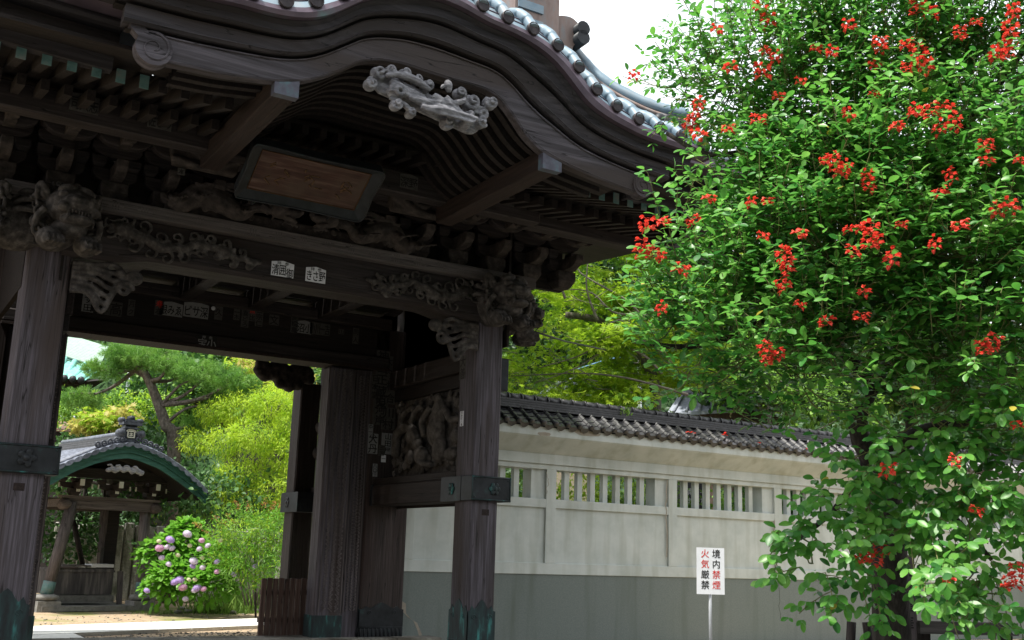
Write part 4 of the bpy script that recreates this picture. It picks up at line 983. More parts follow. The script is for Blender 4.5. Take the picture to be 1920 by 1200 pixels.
while x < X1w - .3:
    for k in range(crs):
        y = Yw - .60 + k * tl * math.cos(slope); z = 4.235 + k * tl * math.sin(slope) + .012
        M = TR((x - 3.0 + rr.uniform(-.004, .004), y - 4.15, z - GZ + rr.uniform(-.003, .003)), (slope - .10 + rr.uniform(-.01, .01), rr.uniform(-.01, .01), rr.uniform(-.015, .015)))
        if x < 14.3:
            inst(em if k == 0 else tm, 'eave_tile' if k == 0 else 'roof_tile', WL, M); cnt += 1
        else:
            src = em if k == 0 else tm; n0 = [M @ v.co for v in src.vertices]; far.add(n0, [tuple(p.vertices) for p in src.polygons], True)
    x += TW
o = link('far_tiles', far.mesh('far_tiles', M_til), WL); o['kind'] = 'stuff'
wp('coping_core', MB().bb(X0w, X1w, Yw - .0, Yw + .42, 4.25, 4.60), M_til)
for k in range(4): wp('ridge_course', MB().bb(X0w, X1w, Yw - .06 - .055 * (4 - k) * .5, Yw + .36, 4.60 + k * .055, 4.645 + k * .055), M_til)
rm = MB()
for i in range(3): rm.tube([(0, 0, 0), (.31, 0, 0)], .085, 12) if i == 0 else None
rm.tube([(-.02, 0, 0), (.03, 0, 0)], .1, 12); rme = rm.mesh('ridge_tile', M_til)
x = X0w
while x < X1w:
    inst(rme, 'ridge_tile', WL, TR((x - 3.0, .10, 4.865 - GZ), (0, rr.uniform(-.01, .01), rr.uniform(-.01, .01)))); x += .345
# tiles on the rear slope are simply one sheet
wp('rear_slope', MB().grid([[(x, Yw + .3, 4.6), (x, Yw + .95, 4.28)] for x in (X0w, X1w)], False), M_til)
mb = MB(); c = onY(1172, 775, Yw - .1)
lp = leaf_tpl(.4, .1, .3); n = 40; pos = np.tile(c, (n, 1)) + RNG.normal(size=(n, 3)) * [.06, .03, .07]; o = scatter('roof_weed', lp, pos, rvec(n) + [0, 0, .8], rvec(n), RNG.uniform(.06, .12, n), M_grs, None, None)
tag(o, 'small tuft of weeds growing on the wall ridge', 'weed')

# ================================================================== SIGNS
def smoke_sign(loc, rz, s, label):
    o = empty('notice_sign', loc, rz, label, 'sign', 'white fire warning signs on posts')
    H = 1.36 if s > .9 else 1.36
    link('post', MB().lathe((0, .02, 0), [(.022, 0), (.022, 1.5)], 10).mesh('post', mat('grey_pipe', [(.36, .38, .42), (.45, .47, .5)], rough=.5, metal=.2, bump=0)), o)
    pn = link('panel', MB().bb(-.185, .185, -.012, .0, .97, 1.56).mesh('panel', M_wht), o)
    z0 = 1.485; dz = .132
    blackc = [('境', .075, z0, .115), ('内', .075, z0 - dz, .115), ('厳', -.075, z0 - 2 * dz, .115), ('禁', -.075, z0 - 3 * dz, .115)]
    redc = [('禁', .075, z0 - 2 * dz, .115), ('煙', .075, z0 - 3 * dz, .115), ('火', -.075, z0, .115), ('気', -.075, z0 - dz, .115)]
    lettering(blackc, M_ink, pn, Matrix.Translation((0, -.0145, 0)), .010); lettering(redc, M_red, pn, Matrix.Translation((0, -.0145, 0)), .004)
    return o
# panel centre at px (1332,1070), 85 px tall
t_ = .59 * FPX / 85; c = P(1332, 1070.5, t_); smoke_sign((c[0], c[1], c[2] - 1.265), -.08 - .35, 1, 'white warning sign with black and red characters standing before the wall near the flowering tree')
t_ = .59 * FPX / 44.5; c = P(541, 1033, t_); smoke_sign((c[0], c[1], c[2] - 1.265), .1, 1, 'white warning sign half hidden behind the rear gate pillar, beside the garden shrubs')

# ================================================================== WOODEN LATTICE FENCE behind the jamb
LF = empty('lattice_fence', (-2.0, 4.9, FZ), label='low brown slatted wooden barrier standing behind the right door jamb', cat='fence')
W_lat = wood('brown_slat_wood', (.03, .018, .014), (.065, .042, .034), (.105, .075, .062), 'z')
a = onY(487, 1190, 4.7); b = onY(592, 1193, 4.7); xa, xb = a[0], b[0] + .25; zt_ = onY(540, 1085, 4.7)[2]; n = 13
for i in range(n):
    x = xa + (xb - xa) * i / (n - 1); MB().bb(x - .048, x + .048, 4.66, 4.72, FZ + .0, zt_ + .01 * (i % 2)).build('slat', W_lat, LF, bevel=.006)
for z in (FZ + .25, zt_ - .3): MB().bb(xa - .05, xb + .1, 4.722, 4.78, z, z + .09).build('rail', W_lat, LF)

# ================================================================== NOTICE BOARD, PROP, RAIL by the flowering tree
c = P(1690, 1110, 11.2)
NB = empty('notice_board', (c[0], c[1], GZ), -.4, label='weathered wooden plant name board on a post behind the red-flowering tree trunk', cat='sign')
link('post', MB().bb(-.05, .05, -.03, .03, 0, 2.0).mesh('post', W_pilD), NB)
pn = link('board', MB().bb(-.13, .13, -.06, -.03, .95, 2.05).mesh('board', wood('board_wood', (.03, .025, .026), (.06, .053, .056), (.095, .085, .088), 'z')), NB)
lettering([('曼', .02, 1.9, .15), ('陀', .02, 1.72, .15), ('羅', .02, 1.54, .15), ('華', .02, 1.36, .15)] + [(t, -.09, 1.62 - .07 * i, .06) for i, t in enumerate('別名海紅豆')], M_ink, pn, Matrix.Translation((0, -.063, 0)), .01)
c = P(1612, 1150, 10.6)
PS = empty('prop_ladder', (c[0], c[1], GZ), -.4, label='dark wooden trestle leaning beside the tree trunk in front of the wall', cat='trestle')
for s_ in (-1, 1): link('leg', MB().tube([(s_ * .22, 0, 0), (s_ * .08, .02, 1.38)], .045, 6).mesh('leg', W_pilD), PS)
link('rung', MB().tube([(-.12, -.0, .95), (.25, .03, .95)], .035, 6).mesh('rung', W_pilD), PS); link('rung', MB().tube([(-.2, .0, .45), (.2, .0, .45)], .035, 6).mesh('rung', W_pilD), PS)
c = P(1815, 1180, 10.4)
WR = empty('low_rail', (c[0], c[1], GZ), -.45, label='weathered plank rail at the bottom right corner of the photo', cat='rail')
link('plank', MB().bb(-.5, .5, -.03, .03, c[2] - GZ - .05, c[2] - GZ + .07).mesh('plank', W_xl), WR)
for s_ in (-.42, .42): link('post', MB().bb(s_ - .05, s_ + .05, .03, .11, 0, c[2] - GZ + .05).mesh('post', W_pilD), WR)

# ================================================================== PURIFICATION PAVILION
PV = empty('water_pavilion', (0, 0, 0), label='small open water pavilion with curved grey tile roof and green barge boards', cat='pavilion')
GP = GZ
pa = onZ(83, 1147, GP); rz = math.radians(11); PV.location = (pa[0], pa[1], GP); PV.rotation_euler = (0, 0, rz)
c_, s_ = math.cos(rz), math.sin(rz)
def lp_(px, py, yl):      # pixel -> local coords on the pavilion plane y_local = yl
    d = ray(px, py); n = np.array([-s_, c_, 0]); o = CAM - np.array(PV.location); t = (yl - np.dot(o, n)) / np.dot(d, n); q = o + d * t
    return np.array([q[0] * c_ + q[1] * s_, yl, q[2]])
sp_ = lp_(262, 1135, 0)[0]; zb = lp_(117, 941, 0)[2]
def pp(name, mb, m, label=None): o = link(name, mb.mesh(name, m), PV); (label and tag(o, label)); return o
M_pst = mat('grey_stone_base', [(.10, .10, .095), (.16, .155, .145), (.2, .2, .19)], ns=9, rough=.9, bump=.3)
W_pv = wood('pavilion_wood', (.03, .028, .028), (.07, .066, .066), (.115, .11, .108), 'z')
W_pvx = wood('pavilion_beam_wood', (.025, .022, .021), (.06, .054, .052), (.10, .092, .088), 'x')
dz_ = 2.7
for (x0, y0, lx, ly) in ((0, 0, .42, .3), (sp_, 0, -.05, .2), (.12, dz_, .3, -.2), (sp_ - .1, dz_, -.2, -.2)):
    mb = MB(); mb.box((x0, y0, .14), (.62, .62, .30), taper=1.06); pp('base_stone', mb, M_pst)
    pp('base_cushion', MB().lathe((x0, y0, 0), [(.2, .29), (.31, .32), (.34, .38), (.31, .44), (.2, .47)], 20), M_pst)
    p = MB(); p.tube([(x0, y0, .46), (x0 + lx, y0 + (ly if ly < .25 else 0), zb)], .17, 4); 
    o = pp('post', p, W_pv)
    q = link('copper_shoe', MB().tube([(x0, y0, .46), (x0 + lx * .14, y0, .46 + (zb - .46) * .14)], .18, 4).mesh('copper_shoe', M_grn), o)
    mb = MB(); 
    for a in range(5): mb.ell((x0 + lx + (.22 if x0 > 1 else -.22) * 1, y0 - .1 + .05 * a, zb - .05 + .03 * math.sin(a)), (.18, .1, .14), nu=8, nv=6)
    pp('beam_nose', mb, W_pvx)
xl, xr = .42, sp_ - .05
for yy in (0.05, dz_ - .1):
    pp('tie_beam', MB().bb(xl - .3, xr + .3, yy - .09, yy + .09, zb - .16, zb + .12), W_pvx); pp('cap_plate', MB().bb(xl - .35, xr + .35, yy - .14, yy + .14, zb + .125, zb + .2), W_pvx)
for xx in (xl, xr): pp('tie_beam', MB().bb(xx - .08, xx + .08, .05, dz_ - .1, zb - .1, zb + .12), W_pvx)
M_whd = mat('white_painted_end', [(.3, .3, .26), (.4, .4, .36)], bump=0)
for yy in (0.0,):
    for xx in np.linspace(xl, xr, 3):
        mb = MB(); blk(mb, xx, yy, zb + .2, .3, .2); armx(mb, xx, yy - .02, zb + .40, .9, .16, .12)
        for d in (-.36, 0, .36): blk(mb, xx + d, yy - .02, zb + .56, .2, .13)
        army(mb, xx, yy, zb + .4, .5, .16, .12, True); o = pp('bracket_arm', mb, W_xd)
        mb = MB()
        for d in (-.47, .47): mb.bb(xx + d - .02, xx + d + .02, yy - .1, yy - .085, zb + .41, zb + .54)
        mb.bb(xx - .06, xx + .06, yy - .58, yy - .54, zb + .46, zb + .64); mb.bb(xx - .05, xx + .05, yy - .34, yy - .3, zb + .3, zb + .42); link('white_end', mb.mesh('white_end', M_whd), o)['kind'] = 'stuff'
    pp('wall_plate', MB().bb(xl - .5, xr + .5, -.1, .12, zb + .72, zb + 1.0), W_xd); GBD = True
# roof: barge board outline traced at the gable plane
gy = -1.15
lo = [lp_(a, b, gy) for a, b in ((40, 935), (92, 911), (140, 884), (180, 869), (215, 861), (243, 859), (262, 864), (300, 879), (335, 903), (365, 926), (386, 944))]
up = [lp_(a, b, gy) for a, b in ((30, 915), (92, 884), (130, 868), (175, 850), (210, 839), (243, 835), (270, 842), (305, 858), (340, 882), (372, 911), (392, 934))]
Lf = fn(np.array([[p[0], p[2]] for p in lo]), 2); Uf2 = fn(np.array([[p[0], p[2]] for p in up]), 2)
xs2 = np.linspace(lo[0][0] - .0, lo[-1][0], 50)
pp('gable_board', MB().prism([(x, Lf(x) + .05) for x in xs2 if xl - .4 < x < xr + .4] + [(xr + .3, zb + .9), (xl - .3, zb + .9)], .15, .2), W_xd)
M_gbd = mat('green_barge_board', [(.014, .05, .042), (.022, .085, .07), (.04, .11, .09)], sc=(1, 8, 8), ns=2, rough=.6, bump=.1)
for (f0, f1, dy) in ((0, .42, 0), (.44, .78, -.05), (.79, 1.0, -.1)):
    mb = MB(); mb.grid([[(x, gy + dy, Lf(x) * (1 - f0) + Uf2(x) * f0), (x, gy + dy, Lf(x) * (1 - f1) + Uf2(x) * f1), (x, gy + dy + .1, Lf(x) * (1 - f1) + Uf2(x) * f1), (x, gy + dy + .1, Lf(x) * (1 - f0) + Uf2(x) * f0)] for x in xs2], False, True); pp('barge_board', mb, M_gbd)
gb = 4.0   # back of roof
pp('roof_underside', MB().grid([[(x, gy + .1, Lf(x) + .1), (x, gb, Lf(x) + .1)] for x in xs2]), W_xd)
pp('roof_bed', MB().grid([[(x, gy - .1, Uf2(x) + .02), (x, gb, Uf2(x) + .02)] for x in xs2]), M_tilp)
# tiles: rows along the slope, rolls running up to the ridge
apx = lp_(243, 838, gy)[0]
dd = np.cumsum([0] + [math.hypot(xs2[i + 1] - xs2[i], Uf2(xs2[i + 1]) - Uf2(xs2[i])) for i in range(49)])
tw = .27
me_t = MB(); nn = 8
pf = lambda u: .045 * math.exp(-((u - .12) / .1) ** 2) - .015 * math.sin(PI * max(0, (u - .25) / .75))
me_t.grid([[(a, u * tw, pf(u) + (.022 if a < .01 else 0)) for u in np.linspace(0, 1, nn)] for a in (0, .29)]); me_t.grid([[(0, u * tw, pf(u) + .022), (0, u * tw, pf(u) - .01)] for u in np.linspace(0, 1, nn)], False)
tmesh = me_t.mesh('roof_tile', M_tilp); cnt2 = 0; far = MB()
for side in (-1, 1):
    s1 = float(np.interp(apx, xs2, dd)); L2 = s1 if side < 0 else dd[-1] - s1; nrow = int(L2 / .26)
    for r in range(nrow):
        sa = s1 + side * (L2 - r * .26); x = float(np.interp(sa, dd, xs2)); e = side * -.1; sl_ = math.atan2(Uf2(x + e) - Uf2(x), .1)
        for q in range(int((gb - gy) / tw)):
            y = gy - .16 + q * tw
            if side < 0: M = TR((x, y, Uf2(x) + .035), (0, -sl_ - .04, 0))
            else: M = TR((x, y + tw, Uf2(x) + .035), (0, -sl_ - .04, PI)) if False else Matrix.Translation((x, y, Uf2(x) + .035)) @ Euler((0, sl_ + .04, 0)).to_matrix().to_4x4() @ Matrix.Diagonal((-1, 1, 1, 1))
            if q < (9 if side < 0 else 4) and cnt2 < 290: inst(tmesh, 'roof_tile', PV, M); cnt2 += 1
            else: far.add([M @ v.co for v in tmesh.vertices], [tuple(p.vertices) for p in tmesh.polygons], True)
o = pp('far_tiles', far, M_tilp); o['kind'] = 'stuff'
# verge tiles hanging over the gable
s0 = .1; vm = MB(); vm.grid([[(u * .26, y, .03 * math.sin(PI * u) + (0 if y > 0 else 0)) for u in np.linspace(0, 1, 7)] for y in (0, .3)]); vm.grid([[(u * .26, 0, .03 * math.sin(PI * u)), (u * .26, -.005, -.05 - .05 * math.sin(PI * u))] for u in np.linspace(0, 1, 7)], False); vme = vm.mesh('verge_tile', M_tilp)
while s0 < dd[-1] - .1:
    x = float(np.interp(s0, dd, xs2)); sl_ = math.atan2(Uf2(x + .05) - Uf2(x - .05), .1); inst(vme, 'verge_tile', PV, TR((x, gy - .2, Uf2(x) + .05), (0, -sl_ - .10 * (1 if x < apx else -1), 0))); s0 += .25
for yy in (gy + .1, gy + .36):
    mb = MB(); mb.tube([(x, yy, Uf2(x) + .10) for x in xs2], [.055 + (.008 if i % 3 == 0 else 0) for i in range(len(xs2))], 8); pp('verge_roll', mb, M_tilp)
# ridge and ornamental end tile
zr2 = Uf2(apx)
for k in range(4): pp('ridge_course', MB().bb(apx - .17 + .015 * k, apx + .17 - .015 * k, gy + .25, gb, zr2 + .06 + k * .065, zr2 + .115 + k * .065), M_til)
pp('ridge_cap', MB().tube([(apx, gy + .2, zr2 + .36), (apx, gb, zr2 + .36)], .08, 10), M_tilp)
mb = MB(); mb.bb(apx - .17, apx + .17, gy + .02, gy + .25, zr2 + .1, zr2 + .58); mb.box((apx, gy + .1, zr2 + .62), (.56, .36, .07)); mb.box((apx, gy + .1, zr2 + .70), (.44, .34, .07)); mb.box((apx, gy + .1, zr2 + .50), (.42, .3, .05))
for s2 in (-1, 1):
    mb.lathe((apx + s2 * .3, gy - .04, zr2 + .34), [(.001, -.03), (.11, -.03), (.12, .0), (.12, .15)], 14, 'y'); mb.lathe((apx + s2 * .27, gy + .1, zr2 + .72), [(.001, -.1), (.07, -.1), (.08, .1)], 12, 'y'); mb.lathe((apx, gy + .1, zr2 + .78), [(.001, -.1), (.08, -.1), (.09, .1)], 12, 'y')
    for k in range(5): mb.tube(spiral((apx + s2 * (.24 + .17 * k), gy - .02, zr2 + .18 - .055 * k), .10, 1.4, flip=s2, n=16, rise=.03), .03, 6)
eo = pp('ridge_end_tile', mb, mat('dark_grey_tile', [(.02, .024, .034), (.045, .05, .065), (.09, .10, .125)], ns=8, rough=.45, bump=.2))
mb = MB()
for (u0, u1, v0, v1) in ((-.11, -.08, 0, .2), (.08, .11, 0, .2), (-.11, .11, 0, .03), (-.14, .14, .17, .2), (-.05, .05, .06, .085), (-.05, .05, .11, .13), (-.015, .015, .05, .15)): mb.bb(apx + u0, apx + u1, gy - .02, gy + .0, zr2 + .22 + v0, zr2 + .22 + v1)
mb.prism([(apx - .14, zr2 + .43), (apx + .14, zr2 + .43), (apx, zr2 + .49)], gy - .02, gy + .0)
link('crest', mb.mesh('crest', mat('cream_mark', [(.4, .4, .33), (.5, .5, .42)], bump=0)), eo)
# cloud ornament
mb = MB(); gc = lp_(236, 880, gy + .0); rr = random.Random(7)
for i in range(12):
    t = i / 11 * 2 - 1; mb.ell((gc[0] + t * .48, gy + .02, gc[2] + .03 * math.sin(i * 2.2) - .05 * abs(t)), (.10, .06, .07), (0, rr.uniform(-.8, .8), 0), 10, 6)
    if i % 3 == 0: mb.tube([(gc[0] + t * .45 - .1, gy, gc[2] + .08), (gc[0] + t * .45, gy - .02, gc[2] + .1), (gc[0] + t * .45 + .12, gy, gc[2] - .02)], .035, 6)
o = carve('cloud_pendant', mb, W_carL, None, .025, 1); o.parent = PV
# stone basin, lids, sill, boards
mb = MB(); bx0, bx1 = .75, 2.3; zb0 = .5
b0, b1 = lp_(100, 1062, .9), lp_(222, 1062, .9)
bx0, bx1 = b0[0], b1[0] - .12; zt2 = lp_(160, 1066, .9)[2]; zl2 = lp_(160, 1115, .9)[2]
M_bas = mat('stained_stone_basin', [(.02, .019, .02), (.055, .05, .05), (.14, .125, .115)], sc=(7, 7, .7), ns=1, det=6, rough=.8, bump=.3)
mb.bb(bx0, bx1, .9, 2.0, zl2, zt2); pp('basin', mb, M_bas); pp('basin_edge', MB().bb(bx0 - .03, bx1 + .03, .87, 2.03, zt2 - .1, zt2 - .04), M_bas)
pp('basin_base', MB().box(((bx0 + bx1) / 2, 1.4, zl2 - .12), (bx1 - bx0 + .1, 1.2, .2), taper=.9), M_pst)
mb = MB(); mb.bb(bx0, bx0 + .7, .85, 1.2, zt2 + .01, zt2 + .05); mb.bb(bx0 + .3, bx1 - .55, 1.0, 1.9, zt2 + .06, zt2 + .09); pp('wooden_lid', mb, W_pvx)
pp('tray', MB().bb(bx1 - .65, bx1 + .0, .95, 1.5, zt2 + .04, zt2 + .13), mat('white_tray', [(.42, .42, .42), (.5, .5, .5)], bump=0))
pp('leaning_board', MB().box((bx1 + .25, .95, zl2 + .2), (.16, .05, .95), ry=-.06), W_pv)
pp('stone_kerb', MB().bb(-.2, sp_ + .3, -.35, -.12, .02, .16), M_pst); pp('floor_slab', MB().bb(-.1, sp_ + .1, -.12, dz_ + .3, 0, .12), M_pst)
# dark posts and the sloping brace behind the pavilion
mb = MB(); a = lp_(137, 975, 2.4); b = lp_(155, 1060, 2.4); mb.tube([a, b], .08, 6); pp('brace', mb, W_xd)
mb = MB(); a = lp_(212, 960, 2.5); mb.bb(a[0] - .19, a[0] + .19, 2.4, 2.7, .4, zb + .2); o = pp('rear_post', mb, W_xd)
link('paper_note', MB().bb(a[0] - .3, a[0] - .2, 2.37, 2.39, 1.05, 1.75).mesh('paper_note', M_papD), o)
# ================================================================== VEGETATION
def leafmat(name, a, b, c, trans=.35, ns=1.6, rough=.5, spec=.4):
    return mat(name, [a, b, c], ns=ns, det=3, rough=rough, bump=0, trans=trans, spec=spec)
LM_cor = leafmat('coral_leaf', (.055, .215, .03), (.095, .31, .045), (.165, .41, .065), .5, rough=.38, spec=.5)
LM_corL = leafmat('coral_leaf_pale', (.09, .27, .04), (.145, .37, .06), (.22, .46, .09), .52, rough=.36, spec=.5)
LM_corD = leafmat('coral_leaf_deep', (.024, .12, .024), (.045, .19, .034), (.08, .27, .05), .42, rough=.4, spec=.5)
LM_corY = leafmat('coral_leaf_yellowing', (.3, .28, .03), (.42, .36, .05), (.5, .42, .08), .4)
LM_map = leafmat('maple_leaf', (.22, .40, .02), (.32, .50, .03), (.42, .57, .05), .62)
LM_bam = leafmat('lime_leaf', (.26, .42, .02), (.38, .54, .03), (.52, .64, .06), .6)
LM_pin = leafmat('pine_needle', (.06, .17, .028), (.12, .27, .04), (.20, .36, .06), .4)
LM_drk = leafmat('evergreen_leaf', (.018, .06, .016), (.04, .11, .025), (.07, .17, .035), .3)
LM_mid = leafmat('garden_leaf', (.08, .19, .025), (.14, .29, .035), (.22, .39, .06), .45)
LM_hyd = leafmat('hydrangea_leaf', (.09, .26, .02), (.14, .36, .03), (.20, .45, .05), .5, rough=.45)
LM_yel = leafmat('yellow_tip_leaf', (.30, .30, .04), (.42, .38, .08), (.5, .42, .14), .4)
LM_org = leafmat('orange_tip_leaf', (.38, .14, .04), (.45, .2, .07), (.4, .26, .1), .4)
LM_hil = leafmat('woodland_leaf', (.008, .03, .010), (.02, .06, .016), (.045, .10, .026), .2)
B_bark = mat('dark_bark', [(.012, .010, .009), (.03, .026, .022), (.06, .052, .045)], sc=(5, 5, 1.2), ns=3, det=7, rough=.95, bump=.9, dist=.04)
B_grey = mat('grey_bark', [(.07, .062, .052), (.13, .12, .10), (.2, .19, .165)], sc=(5, 5, 1.2), ns=3, det=7, rough=.95, bump=.6, dist=.04)
B_pine = mat('pine_bark', [(.045, .038, .034), (.11, .092, .082), (.19, .165, .15)], sc=(3, 3, 1.6), ns=4, det=7, rough=.95, bump=.9, dist=.05)
B_twig = mat('green_twig', [(.09, .12, .04), (.15, .16, .06), (.2, .17, .09)], ns=5, rough=.8, bump=0)
T_leaf = leaf_tpl(.60, .12, .12, 4, .62); T_slim = leaf_tpl(.22, .1, .25, 2); T_hyd = leaf_tpl(.68, .14, .18, 4, .7); T_small = leaf_tpl(.5, .1, .1, 2)
def star_tpl():
    v, f = [], []
    for k, a in enumerate((-1.25, -.62, 0, .62, 1.25)):
        l = 1 - .12 * abs(k - 2); c, s = math.cos(a), math.sin(a); n = len(v)
        v += [(0, 0, 0), (l * .5 * c + .11 * s, l * .5 * s - .11 * c, .0), (l * c, l * s, -.12), (l * .5 * c - .11 * s, l * .5 * s + .11 * c, 0)]; f.append((n, n + 1, n + 2, n + 3))
    return np.array(v), np.array(f)
def tuft_tpl(n=14):
    r = np.random.default_rng(2); v, f = [], []
    for i in range(n):
        a = 2 * PI * i / n; t = r.uniform(.25, .95); d = np.array([math.cos(a) * math.sin(t), math.sin(a) * math.sin(t), math.cos(t)]); p = np.cross(d, r.normal(size=3)); p /= np.linalg.norm(p); k = len(v)
        v += [p * .03, -p * .03, d - p * .018, d + p * .018]; f.append((k, k + 1, k + 2, k + 3))
    v = np.array([np.array(x) for x in v]); v = v[:, [2, 0, 1]]
    return v, np.array(f)
T_star, T_tuft = star_tpl(), tuft_tpl()
def clumps(blobs, n, per, spread, shell=.75, flat=1.0):
    """leaf positions in clumps over the shell of ellipsoids; blobs = (centre, (rx,ry,rz), weight)"""
    w_ = np.array([b[2] if len(b) > 2 else b[1][0] * b[1][2] for b in blobs], float); w_ /= w_.sum(); P_, N_ = [], []
    idx = RNG.choice(len(blobs), n, p=w_)
    d = rvec(n); rad = shell + (1.08 - shell) * RNG.random((n, 1)); inner = RNG.random((n, 1)) < .2; rad = np.where(inner, RNG.random((n, 1)) ** .5, rad)
    C = np.array([b[0] for b in blobs])[idx]; R_ = np.array([b[1] for b in blobs])[idx]
    c = C + d * R_ * rad; 
    m = np.repeat(np.arange(n), per); off = RNG.normal(size=(n * per, 3)) * spread * [1, 1, flat]
    return c[m] + off, d[m], c, d
def foliage(parent, blobs, n, per, spread, tpl, size, m, name='foliage', up=.8, droop=0.0, shell=.75, flat=1.0, mats=None, probs=None):
    p, d, _, _ = clumps(blobs, n, per, spread, shell, flat); k = len(p)
    dr = d * .7 + rvec(k) * .8 + [0, 0, -droop]; nr = d * .5 + [0, 0, up] + rvec(k) * .45
    mi = RNG.choice(len(mats), k, p=probs) if mats else None
    if mats is not None and n: mi = np.repeat(RNG.choice(len(mats), n, p=probs), per)
    return scatter(name, tpl, p, dr, nr, RNG.uniform(size[0], size[1], k), m, parent, None, wloc(parent) if parent else None, mats, mi)
def limb(mb, pts, r0, r1, n=8, k=14):
    q = smooth(pts, k); m = len(q); mb.tube(q, [r0 + (r1 - r0) * (i / (m - 1)) ** .8 for i in range(m)], n)
def tv(a): return tuple(float(x) for x in a)

# ---------------- the flowering coral tree in front
tb = P(1668, 1150, 10.4)
CT = empty('coral_tree', (tb[0], tb[1], GZ), label='large leafy tree covered in clusters of bright red flowers, right of the gate', cat='tree')
def W(px, py, t): return tv(P(px, py, t))
mb = MB()
base = (tb[0], tb[1], GZ)
limb(mb, [base, W(1672, 1190, 10.4), W(1668, 1060, 10.3), W(1660, 950, 10.2), W(1640, 860, 10.1)], .2, .155, 14, 24)
bm_n = mb.build('trunk', B_bark, CT)
mb = MB(); fork = W(1642, 870, 10.1)
limbs = [[fork, W(1608, 800, 10), W(1640, 720, 9.9), W(1690, 640, 9.8), W(1700, 560, 9.7)], [fork, W(1690, 830, 10), W(1760, 800, 9.9), W(1860, 790, 9.7), W(1960, 780, 9.5)], [W(1640, 720, 9.9), W(1560, 640, 9.8), W(1480, 560, 9.7), W(1380, 480, 9.7), W(1280, 440, 9.7)],
         [W(1700, 560, 9.7), W(1680, 430, 9.8), W(1600, 300, 10), W(1520, 220, 10.2), W(1380, 160, 10.4)], [W(1700, 560, 9.7), W(1780, 420, 9.7), W(1800, 250, 9.8), W(1760, 100, 10)], [W(1690, 640, 9.8), W(1800, 560, 9.6), W(1920, 480, 9.5), W(2050, 400, 9.6)],
         [W(1600, 300, 10), W(1450, 280, 10), W(1330, 290, 10.1), W(1250, 250, 10.3)], [W(1800, 250, 9.8), W(1900, 120, 9.9), W(1980, 0, 10)], [W(1680, 430, 9.8), W(1650, 250, 9.9), W(1600, 60, 10.2)], [W(1480, 560, 9.7), W(1400, 620, 9.6), W(1290, 650, 9.6), W(1190, 640, 9.7)],
         [fork, W(1700, 900, 9.8), W(1780, 960, 9.5), W(1860, 1050, 9.3)], [fork, W(1600, 910, 9.9), W(1560, 960, 9.7), W(1500, 1010, 9.5)]]
for i, l in enumerate(limbs): limb(mb, l, .12 if i < 2 else (.075 if i < 6 else .045), .02, 8)
mb.build('limbs', B_bark, CT)
BL = [(1290, 150, 10.5, .32), (1385, 140, 10.4, .6), (1430, 235, 10.3, .34), (1480, 60, 10.5, .55), (1500, 180, 10.3, .72), (1620, 120, 10.3, .75), (1720, 80, 10.2, .75), (1850, 70, 10.1, .8), (1960, 150, 10, .8), (1475, 325, 10.1, .5), (1425, 440, 9.9, .48), (1255, 435, 9.6, .2),
      (1500, 350, 9.9, .8), (1620, 330, 9.7, .85), (1760, 300, 9.6, .85), (1880, 320, 9.5, .85), (1450, 480, 9.6, .7), (1340, 560, 9.6, .58), (1570, 500, 9.3, .75), (1700, 480, 9.2, .75), (1840, 500, 9.1, .8), (1950, 560, 9.2, .7), (1270, 600, 9.7, .36), (1430, 640, 9.2, .58), (1550, 640, 9.0, .52),
      (1680, 600, 9.3, .6), (1800, 660, 8.9, .62), (1910, 720, 8.9, .62), (1300, 690, 9.4, .3), (1500, 720, 9.2, .35), (1740, 780, 8.9, .42), (1850, 830, 8.8, .55), (1940, 900, 8.8, .5), (1690, 860, 8.9, .36), (1800, 930, 8.8, .40), (1890, 990, 8.8, .34), (1640, 930, 9.0, .26), (1600, 880, 9.0, .16), (1710, 980, 8.7, .28), (1550, 930, 9.2, .2), (1500, 1010, 9.0, .16), (1760, 1090, 8.3, .24), (1620, 1060, 8.9, .16), (1910, 1100, 8.7, .3), (1700, 930, 9.3, .3), (1840, 1060, 8.9, .3), (1760, 1010, 9.0, .3), (1650, 990, 9.2, .2), (1880, 900, 8.9, .3), (1530, 960, 9.1, .2), (1525, 1060, 9.0, .15), (1600, 1110, 9.0, .17), (1780, 1140, 8.6, .2), (1450, 800, 9.2, .1), (1370, 770, 9.3, .12)]
rr = random.Random(31); LP, LD, LN, LS = [], [], [], []; tw = MB(); tips = []
tot = sum(b[3] ** 2 for b in BL)
camv = Vector(CAM)
